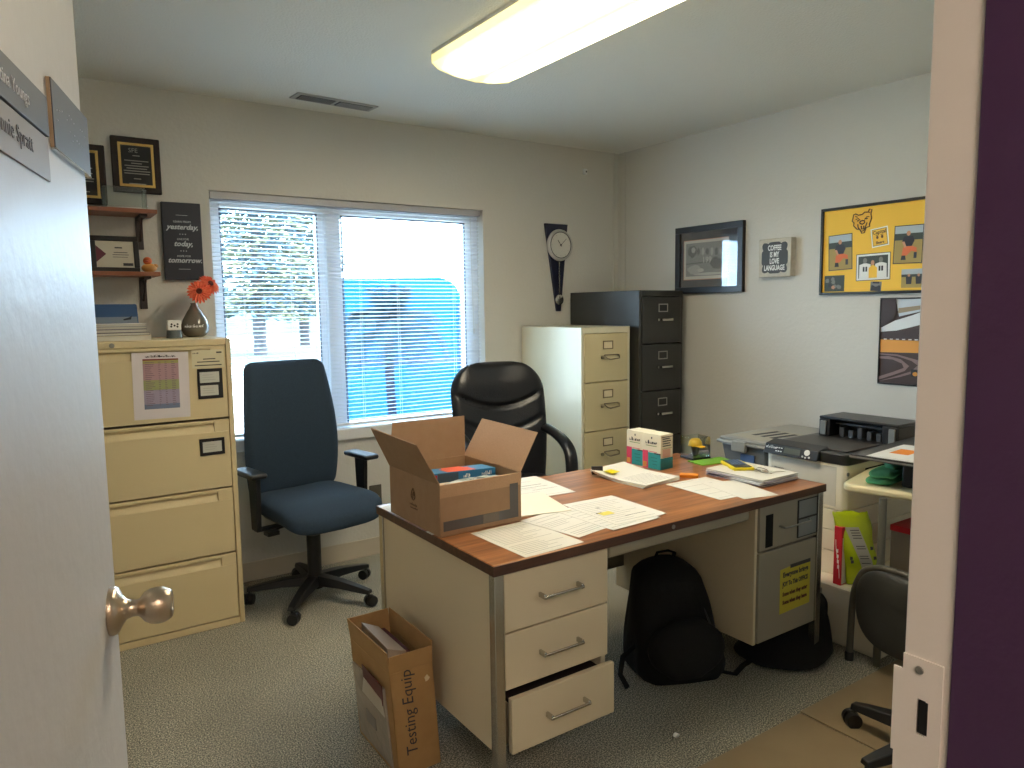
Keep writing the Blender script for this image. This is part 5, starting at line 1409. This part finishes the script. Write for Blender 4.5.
# ---- grey file tote behind the printer, on a small stand
sd = thing('printer_stand', 'low dark stand behind the desk carrying the grey plastic tote', 'stand', (2.86, 2.108, 0))
MB().box(0, .60, 0, .29, .545, .565).build('stand_top', M_blackmet, sd, bevel=.003)
for a, b_ in ((.01, .01), (.57, .01), (.01, .26), (.57, .26)): MB().box(a, a + .02, b_, b_ + .02, 0, .545).build('leg', M_blackmet, sd)
tt = thing('plastic_tote', 'grey plastic lidded tote with papers on its lid beside the printer', 'container', (2.875, 2.122, .5653))
k = MB().hexa([(.025, .025, 0), (.535, .025, 0), (.535, .235, 0), (.025, .235, 0), (0, 0, .165), (.56, 0, .165), (.56, .26, .165), (0, .26, .165)])
k.build('tub', mat('tote_grey', (112, 116, 118), .3), tt, bevel=.008)
MB().box(-.018, .578, -.018, .278, .165, .180).box(-.006, .566, -.006, .266, .180, .196).build('lid', mat('lid_grey', (150, 150, 144), .35), tt, bevel=.005)
MB().box(-.026, -.004, .10, .18, .135, .185).build('latch', mat('lid_grey', (150, 150, 144), .35), tt, bevel=.004)
MB().box(-.004, .0, .06, .14, .07, .125).build('blue_label', mat('label_blue', (70, 96, 140), .4), tt)
o_ = sheet('paper_sheet', 'printed page with dark blocks lying on the lid of the grey plastic tote', 3.06, 2.25, 84, z=.5653 + .1965, w=.20, h=.30, m=mat('page_grey', (176, 172, 158), .6), lines=0, extra=[(-.09 + .055 * q, -.06 + .055 * q, -.12, .06, 2) for q in range(3)])

# ================================================================ SMALL TABLE ON THE RIGHT
ut = thing('utility_table', 'small cream topped table with tubular legs in front of the printer', 'table', (2.745, 1.29, 0), 14)
k = MB(); rslab(0, .62, -.16, .335, .668, .700, .045, k); k.build('table_top', mat('cream_laminate', (226, 212, 168), .4), ut, bevel=.011, seg=3)
for a, b_ in ((-.01, .175), (.06, -.12), (.55, -.12), (.55, .10)): MB().cyl((a, b_, .0), (a, b_, .668), .014, n=14).build('leg', mat('tube_grey', (120, 116, 104), .4, .3), ut)
gt = MB()
def towel(u, v_):
    a = 2 * PI * u
    return (.01 + .095 * math.copysign(abs(math.cos(a)) ** .4, math.cos(a)) * (math.sin(PI * min(max(v_, .05), .95)) ** .3) + .04 * v_, .05 * math.copysign(abs(math.sin(a)) ** .5, math.sin(a)) * (math.sin(PI * min(max(v_, .05), .95)) ** .3), .0115 - .011 * math.cos(PI * v_) + .002 * math.sin(4 * a))
gc = thing('green_cloth', 'folded green cloth lying on the cream table top', 'cloth', (2.800, 1.520, .7015), 4)
MB().blob(towel, 30, 10).build('lower_fold', M_green, gc, smooth=80)
MB().blob(towel, 30, 10, 0, T(.015, .0, .024) @ RZ(8)).build('upper_fold', M_green, gc, smooth=80)
MB().blob(lambda u, v_: (.15 + .10 * math.cos(2*PI*u) * math.sin(PI*min(max(v_,.03),.97)) , .02 + .045 * math.sin(2*PI*u) * math.sin(PI*min(max(v_,.03),.97)) + .03 * math.cos(2*PI*u), .055 - .03 * math.cos(PI * v_) + .006 * math.sin(14*PI*u)), 30, 12).build('crumpled_end', mat('green_cloth_deep', (64, 122, 84), .85, bump=(60, .5)), gc, smooth=80)
bs = thing('riser_shelf', 'black riser shelf with a silver front edge standing on the cream table', 'shelf', (2.69, 1.18, .7003), 4)
MB().box(0, .60, -.02, .40, .108, .124).build('shelf_board', mat('shelf_black', (34, 31, 30), .35), bs, bevel=.002)
MB().box(-.003, .0, -.02, .40, .112, .118).box(0, .6, .40, .402, .112, .118).build('silver_edge', M_steel, bs)
for a in (.38, .56):
    MB().box(a, a + .02, -.01, .22, .0, .108).build('shelf_support', M_blackpl, bs, bevel=.002)
k = thing('black_case', 'black equipment case under the riser shelf beside the green cloth', 'case', (2.80, 1.32, .7003), 8)
MB().box(0, .22, 0, .12, 0, .09).build('case_body', M_blackpl, k, bevel=.008)
MB().box(-.004, 0, .02, .05, .03, .06).build('case_latch', M_greypl, k)
gl_ = MB().box(-.04, .04, -.03, .03, 0, .014).box(-.035, .035, -.026, .026, .014, .016, 1)
o_ = gl_.build('black_device', [M_blackpl, M_white], loc=(2.735, 1.255, .7003), bevel=.002); tag(o_, 'small black device with white stripes at the near end of the cream table', 'device')
sh = [('white paper with an orange printed corner on the black riser shelf', 2.86, 1.36)]
o_ = sheet('paper_sheet', sh[0][0], 2.85, 1.41, 95, z=.8246, w=.25, h=.33, lines=3, m=M_white, extra=[(.02, .09, -.06, .05, 2)])
o_.data.materials[2] = mat('print_orange', (236, 140, 40), .6)

# red box and chip bag on the pedestal
rb = thing('red_box', 'red carton standing behind the lime green snack bag', 'box', (2.742, 1.648, .2503), 0)
MB().box(0, .18, 0, .034, 0, .245).build('carton', M_red, rb, bevel=.002)
MB().box(.006, .176, -.0012, -.0002, .006, .20).build('white_panel', mat('panel_cream', (206, 198, 180), .5), rb)
k = MB()
for q in range(4): k.box(-.0008, 0, .008 + .002 * q, .016 + .002 * q, .07 + q * .022, .085 + q * .022)
k.tube([(-.0004, .006 + .02 * (1 - math.cos(q / 10 * PI)) * .5, .03 + .16 * q / 10) for q in range(11)], .0012, 5)
k.build('white_print', M_white, rb)
sb = thing('snack_bag', 'lime green foil snack bag standing on the cream pedestal', 'bag', (2.836, 1.597, .2503), -36)
def sbf(u, v_):
    a = 2 * PI * u
    th = .036 * math.sin(PI * min(max(v_, .015), .985)) ** .55 + .0015
    wd = .075 * (1 - .06 * math.sin(PI * v_)) * (1 + .02 * math.sin(v_ * 17))
    return (wd * math.copysign(abs(math.cos(a)) ** .7, math.cos(a)) - .060 * v_ + .004 * math.sin(9 * v_), th * math.sin(a) + .004 * math.sin(3 * a + 8 * v_) + .03 * v_,   .292 * v_ + .005 * math.sin(a * 5) * (1 if v_ > .9 else 0) + .005)
MB().blob(sbf, 40, 30).build('foil_pouch', M_lime, sb, smooth=70)
k = MB()
def onb(x, z, d=.0):
    v_ = z / .292
    return (x - .060 * v_, -.039 * math.sin(PI * min(max(v_, .015), .985)) ** .55 - .0045 - d + .03 * v_, z)
k.add([onb(-.008, .06), onb(.038, .06), onb(.034, .12), onb(.024, .18), (onb(.014, .245)), onb(-.042, .245), onb(-.030, .18), onb(-.016, .12)], [(0, 1, 2, 7), (7, 2, 3, 6), (6, 3, 4, 5)])
k.build('nutrition_label', mat('label_silver', (176, 172, 160), .5), sb, smooth=0)
k = MB()
for z in (.232, .222, .212, .202, .17, .16, .13, .12, .10): k.add([onb(-.026 + (.24 - z) * .12, z, .001), onb(.010 + (.24 - z) * .12, z, .001), onb(.010 + (.24 - z) * .12, z + .003, .001), onb(-.026 + (.24 - z) * .12, z + .003, .001)], [(0, 1, 2, 3)])
for x, z in ((.045, .16), (.05, .12), (.055, .09), (-.045, .12), (-.044, .105)): k.add([onb(x - .006, z - .007, -.006), onb(x + .006, z - .005, -.006), onb(x + .007, z + .007, -.006), onb(x - .004, z + .008, -.006)], [(0, 1, 2, 3)])
k.build('dark_print', M_ink2, sb, smooth=0)
rb2 = thing('storage_carton', 'grey carton with a red lid behind the table leg beside the snack bag', 'box', (2.98, 1.475, .2503), 0)
MB().box(0, .16, 0, .10, 0, .21).build('carton', mat('carton_grey', (132, 122, 112), .6), rb2, bevel=.002)
MB().box(-.003, .163, -.003, .103, .21, .235).build('lid', M_red, rb2, bevel=.002)

# ================================================================ SMALL TUBULAR CHAIR (right) + SWIVEL BASE
tc_ = thing('stacking_chair', 'dark shelled low chair on a grey tubular frame under the cream table', 'chair', (2.655, 1.548, 0), -98)
M_tube = mat('tube_frame_grey', (104, 100, 92), .35, .4)
for s_ in (0, 1):
    xo = .0 + .40 * s_
    pts = [(xo, 0, .0), (xo + .004, 0, .20), (xo + .012, .0, .30), (xo + (.05 if not s_ else -.03), 0, .385), (xo + (.12 if not s_ else -.10), 0, .415), (.20, 0, .42)]
    sm = []
    for a, b_ in zip(pts, pts[1:]):
        for q in range(5): sm.append(tuple(a[c_] + (b_[c_] - a[c_]) * q / 5 for c_ in range(3)))
    sm.append(pts[-1])
    for _ in range(4): sm = [sm[0]] + [tuple((sm[i - 1][c_] + 2 * sm[i][c_] + sm[i + 1][c_]) / 4 for c_ in range(3)) for i in range(1, len(sm) - 1)] + [sm[-1]]
    lg = MB().tube(sm, .013, 12).build('frame_tube', M_tube, tc_)
    MB().lathe([(.017, 0), (.017, .03), (.014, .034), (0, .034)], 14, 0, T(xo, 0, 0)).build('foot_cap', M_blackpl, lg)
    MB().cyl((.17 + .22 * s_, .30, 0), (.17 + .22 * s_, .26, .36), .012, n=10).build('leg', M_tube, tc_)
def shf(u, v_):
    a = 2 * PI * u
    return (.215 + .185 * math.copysign(abs(math.cos(a)) ** .8, math.cos(a)) * math.sin(PI * min(max(v_, .01), .99)) ** .35, -.03 - .05 * math.cos(PI * v_) * .5 + .02 * math.cos(a) ** 2, .265 + .155 * math.copysign(abs(math.sin(a)) ** .8, math.sin(a)) * math.sin(PI * min(max(v_, .01), .99)) ** .35)
MB().blob(shf, 48, 12).build('backrest_shell', mat('shell_grey', (60, 60, 58), .5), tc_, smooth=80)
MB().blob(pad_fn(.25, .30, .03, .5), 30, 8, 0, T(.285, .16, .375)).build('seat', mat('shell_grey', (60, 60, 58), .5), tc_)
sw_ = thing('swivel_chair', 'black swivel chair base with castors at the lower right by the door jamb', 'chair', (2.235, 1.0, 0), 0)
star_base(sw_, .275, 90, top=.40)
MB().blob(pad_fn(.42, .42, .07, .5), 36, 12, 0, T(.16, -.10, .43)).build('seat', M_blackpl, sw_, smooth=60)

# ================================================================ FLOOR MATS, SPECK
fm = MB().box(0, 1.20, -.36, 0, 0.0003, .006); o_ = fm.build('floor_mat', M_chairmat, loc=(2.160, 1.43, 0), bevel=.002); o_.rotation_euler = (0, 0, 0)
tag(o_, 'tan floor mat under the swivel chair castors on the right', 'mat')
fm = MB().slab([(0.2, -.9), (.98, -.9), (.982, 0), (0.0, 0)], .0003, .005); o_ = fm.build('floor_mat', M_chairmat, loc=(1.172, 1.425, 0), bevel=.002)
tag(o_, 'tan floor mat left of the seam, in front of the desk', 'mat')
o_ = MB().prism(polyell(0, .006, .010, .006, 7, .3), -.006, .006).build('paper_crumb', M_white, loc=(1.705, 1.578, .0005)); tag(o_, 'tiny white paper crumb on the carpet in front of the backpack', 'paper')
k = MB().tube([(.795, 3.80, .08), (.80, 3.80, .30), (.81, 3.82, .70)], .004, 6); o_ = k.build('hanging_cable', mat('cable_brown', (70, 56, 50), .6)); tag(o_, 'thin dark cable running down the wall behind the navy chair', 'cable')

# ================================================================ OUTSIDE
def ground_mat():
    m = mat('outside_ground', (222, 220, 210), .9, noise=(.6, (206, 204, 190), .3)); return m
structure(MB().box(-40, 80, YB + .18, 120, -.15, -.02).build('ground', ground_mat(), smooth=0))
lw = MB().box(-30, 60, 19.5, 30.0, -.02, -.005)
o_ = lw.build('lawn_strip', mat('lawn_green', (30, 46, 40), .9, noise=(3, (42, 56, 46), .3)), smooth=0); o_['kind'] = 'structure'
o_ = MB().box(-30, 60, 44, 46, -.02, 2.6).build('distant_hedge', mat('far_hedge', (50, 62, 66), .9, noise=(1.5, (66, 76, 74), .3)), smooth=0); tag(o_, 'pale distant hedge line beyond the lawn', 'hedge')
def spruce(label, x, y, H_, R_, seed, trunk=.22):
    t = thing('spruce_tree', label, 'tree', (x, y, -.01))
    rs = random.Random(seed)
    MB().cyl((0, 0, 0), (0, 0, H_ * .5), trunk, trunk * .6, 12).cyl((0, 0, H_ * .5), (0, 0, H_ * .98), trunk * .6, .03, 10).build('trunk', mat('spruce_bark', (42, 39, 40), .9), t)
    k = MB()
    nb = 300
    for i in range(nb):
        u = (i + .5) / nb
        z0 = 1.25 + (H_ - 1.35) * u
        L = R_ * (1 - u) ** .75 * rs.uniform(.75, 1.1) + .12
        a = i * 2.399 + rs.uniform(-.3, .3)
        c_, s_ = math.cos(a), math.sin(a)
        n_ = int(7 + L * 9)
        for q in range(n_):
            w0 = (q + .5) / n_
            r_ = L * (w0 ** .8)
            zc = z0 + .10 * math.sin(w0 * 3) - .32 * w0 * w0 * L * .5
            side = (q % 2 * 2 - 1) * (1 - w0 * .6) * L * .22 * rs.uniform(.2, 1.2)
            cx, cy = c_ * r_ - s_ * side, s_ * r_ + c_ * side
            sz = rs.uniform(.10, .20)
            d = Vector((c_ - s_ * side * .8, s_ + c_ * side * .8, rs.uniform(-.25, .25))).normalized()
            e = Vector((-d.y, d.x, rs.uniform(-.4, .4))).normalized()
            up = d.cross(e)
            p = Vector((cx, cy, zc))
            k.add([p - d * sz * .6, p + e * sz * .5, p + d * sz * 1.1, p - e * sz * .5, p + up * sz * .28, p - up * sz * .38], [(0, 1, 4), (1, 2, 4), (2, 3, 4), (3, 0, 4), (1, 0, 5), (2, 1, 5), (3, 2, 5), (0, 3, 5)], i % 2)
    o = k.build('foliage', [mat('spruce_needles', (58, 65, 44), .9, noise=(2, (88, 86, 60), .3)), mat('spruce_needles_blue', (36, 56, 64), .8)], t, smooth=0)
    o['kind'] = 'stuff'
    return t
spruce('large spruce tree filling the middle of the left window pane', 6.55, 24.0, 11.5, 2.0, 1)
spruce('spruce tree partly behind the large one, towards the window mullion', 9.75, 29.2, 12.5, 1.9, 2)
spruce('spruce tree at the left edge of the left window pane', 4.7, 29.0, 11.0, 1.8, 4)
# blue trailer with a rounded top
tr = thing('blue_trailer', 'large blue trailer with a rounded top corner parked outside the window', 'trailer', (2.62, 7.0, 0), -20)
M_trail = mat('trailer_blue', (10, 56, 80), .7, spec=.0)
def prof_tr(x0, x1, z0, z1, r):
    pts = [(x0, z0), (x1, z0)]; rl = .04
    for q in range(9): a = PI/2 * q / 8; pts.append((x1 - r + r * math.cos(a), z1 - r + r * math.sin(a)))
    for q in range(9): a = PI/2 + PI/2 * q / 8; pts.append((x0 + rl + rl * math.cos(a), z1 - rl + rl * math.sin(a)))
    return pts
MB().prism(prof_tr(0, 1.29, .22, 1.72, .22), 0, 1.6).build('trailer_body', M_trail, tr, bevel=.01)
k = MB().box(.01, 1.28, -.012, 0, .86, .90); k.build('seam_band', mat('trailer_deep', (4, 30, 56), .4), tr)
k = MB().box(.01, 1.28, -.008, 0, .24, .62); k.build('lower_panel', mat('trailer_pale', (16, 56, 78), .7, spec=0.0), tr)
k = MB()
for a in (.0, 1.27): k.box(a, a + .02, -.02, 0, .3, 1.45)
k.build('corner_trim', mat('trailer_deep', (4, 30, 56), .4), tr)
for a in (.2, .9):
    for b_ in (.3, 1.1): MB().cyl((a, b_, .22), (a + .16, b_, .22), .235, n=24).build('wheel', M_blackpl, tr)
# palm
pm_ = thing('palm_tree', 'small palm tree with drooping fronds just outside the right window pane', 'palm', (2.54, 5.5, -.02))
tk2 = MB(); tp_ = [(.01 * math.sin(z * 5), 0, z) for z in [q * .06 for q in range(22)]]
tk2.tube(tp_, [.034 + .004 * (q % 2) for q in range(22)], 10); tk2.build('trunk', mat('palm_trunk', (24, 30, 42), 1.0, spec=0.0), pm_)
M_frond = mat('palm_frond', (34, 52, 62), 1.0, spec=0.0)
fr_rs = random.Random(11)
for i in range(30):
    a = i * 2.39996 + fr_rs.uniform(-.15, .15)
    elev = (86, 72, 54, 34, 10)[i % 5] + fr_rs.uniform(-6, 6); L = (.42, .54, .64, .68, .66)[i % 5]
    pts = []; p = Vector((0, 0, 1.24)); el = math.radians(elev); dx, dy = math.cos(a), math.sin(a)
    n = 16
    for q in range(n + 1):
        pts.append(p.copy())
        p += Vector((math.cos(el) * dx, math.cos(el) * dy, math.sin(el))) * L / n
        el -= math.radians((2.5, 8.0, 9.2, 8.6, 7.0)[i % 5])
    k = MB().tube(pts, [.006 * (1 - q / (n + 4)) for q in range(n + 1)], 5)
    for q in range(2, n + 1):
        t_ = (pts[q] - pts[q - 1]).normalized(); sd_ = t_.cross(Vector((0, 0, 1)))
        if sd_.length < .1: sd_ = Vector((-dy, dx, 0))
        sd_.normalize()
        ll = .20 * math.sin(PI * min(1, (q + 2) / (n + 3))) ** .7 + .03
        for s_ in (-1, 1):
            for h_ in (0, .5):
                b0 = pts[q - 1].lerp(pts[q], h_)
                tip = b0 + (sd_ * s_ * .62 + t_ * .55 + Vector((0, 0, -.50))) * ll
                mid = b0 + (sd_ * s_ * .55 + t_ * .35 + Vector((0, 0, -.10))) * ll * .5
                wv = t_ * .0052
                k.add([b0 - wv, b0 + wv, mid + wv, tip, mid - wv], [(0, 1, 2, 3, 4)])
    k.build('frond', M_frond, pm_, smooth=0)

# ================================================================ GROUPS OF ALIKE THINGS
GROUPS = {'magazine': 'magazines stacked on the tan lateral cabinet', 'notebook': 'notebooks and folders stacked at the right end of the desk', 'tea_box': 'tea cartons on the desk',
          'award_plaque': 'award plaques above the upper wall shelf', 'gerbera_flower': 'gerbera flowers in the vase', 'wall_shelf': 'wooden wall shelves on the back wall', 'spruce_tree': 'spruce trees across the lawn',
          'card_holder': 'black card holders on the tan cabinet', 'name_plate': 'name plates on the open door', 'paper_sheet': 'loose paper sheets', 'floor_mat': 'tan floor mats', 'file_cabinet': 'vertical file cabinets in the far corner'}
for o in sc.objects:
    if o.parent is None:
        g_ = GROUPS.get(o.name.split('.')[0])
        if g_ and 'label' in o: o['group'] = g_
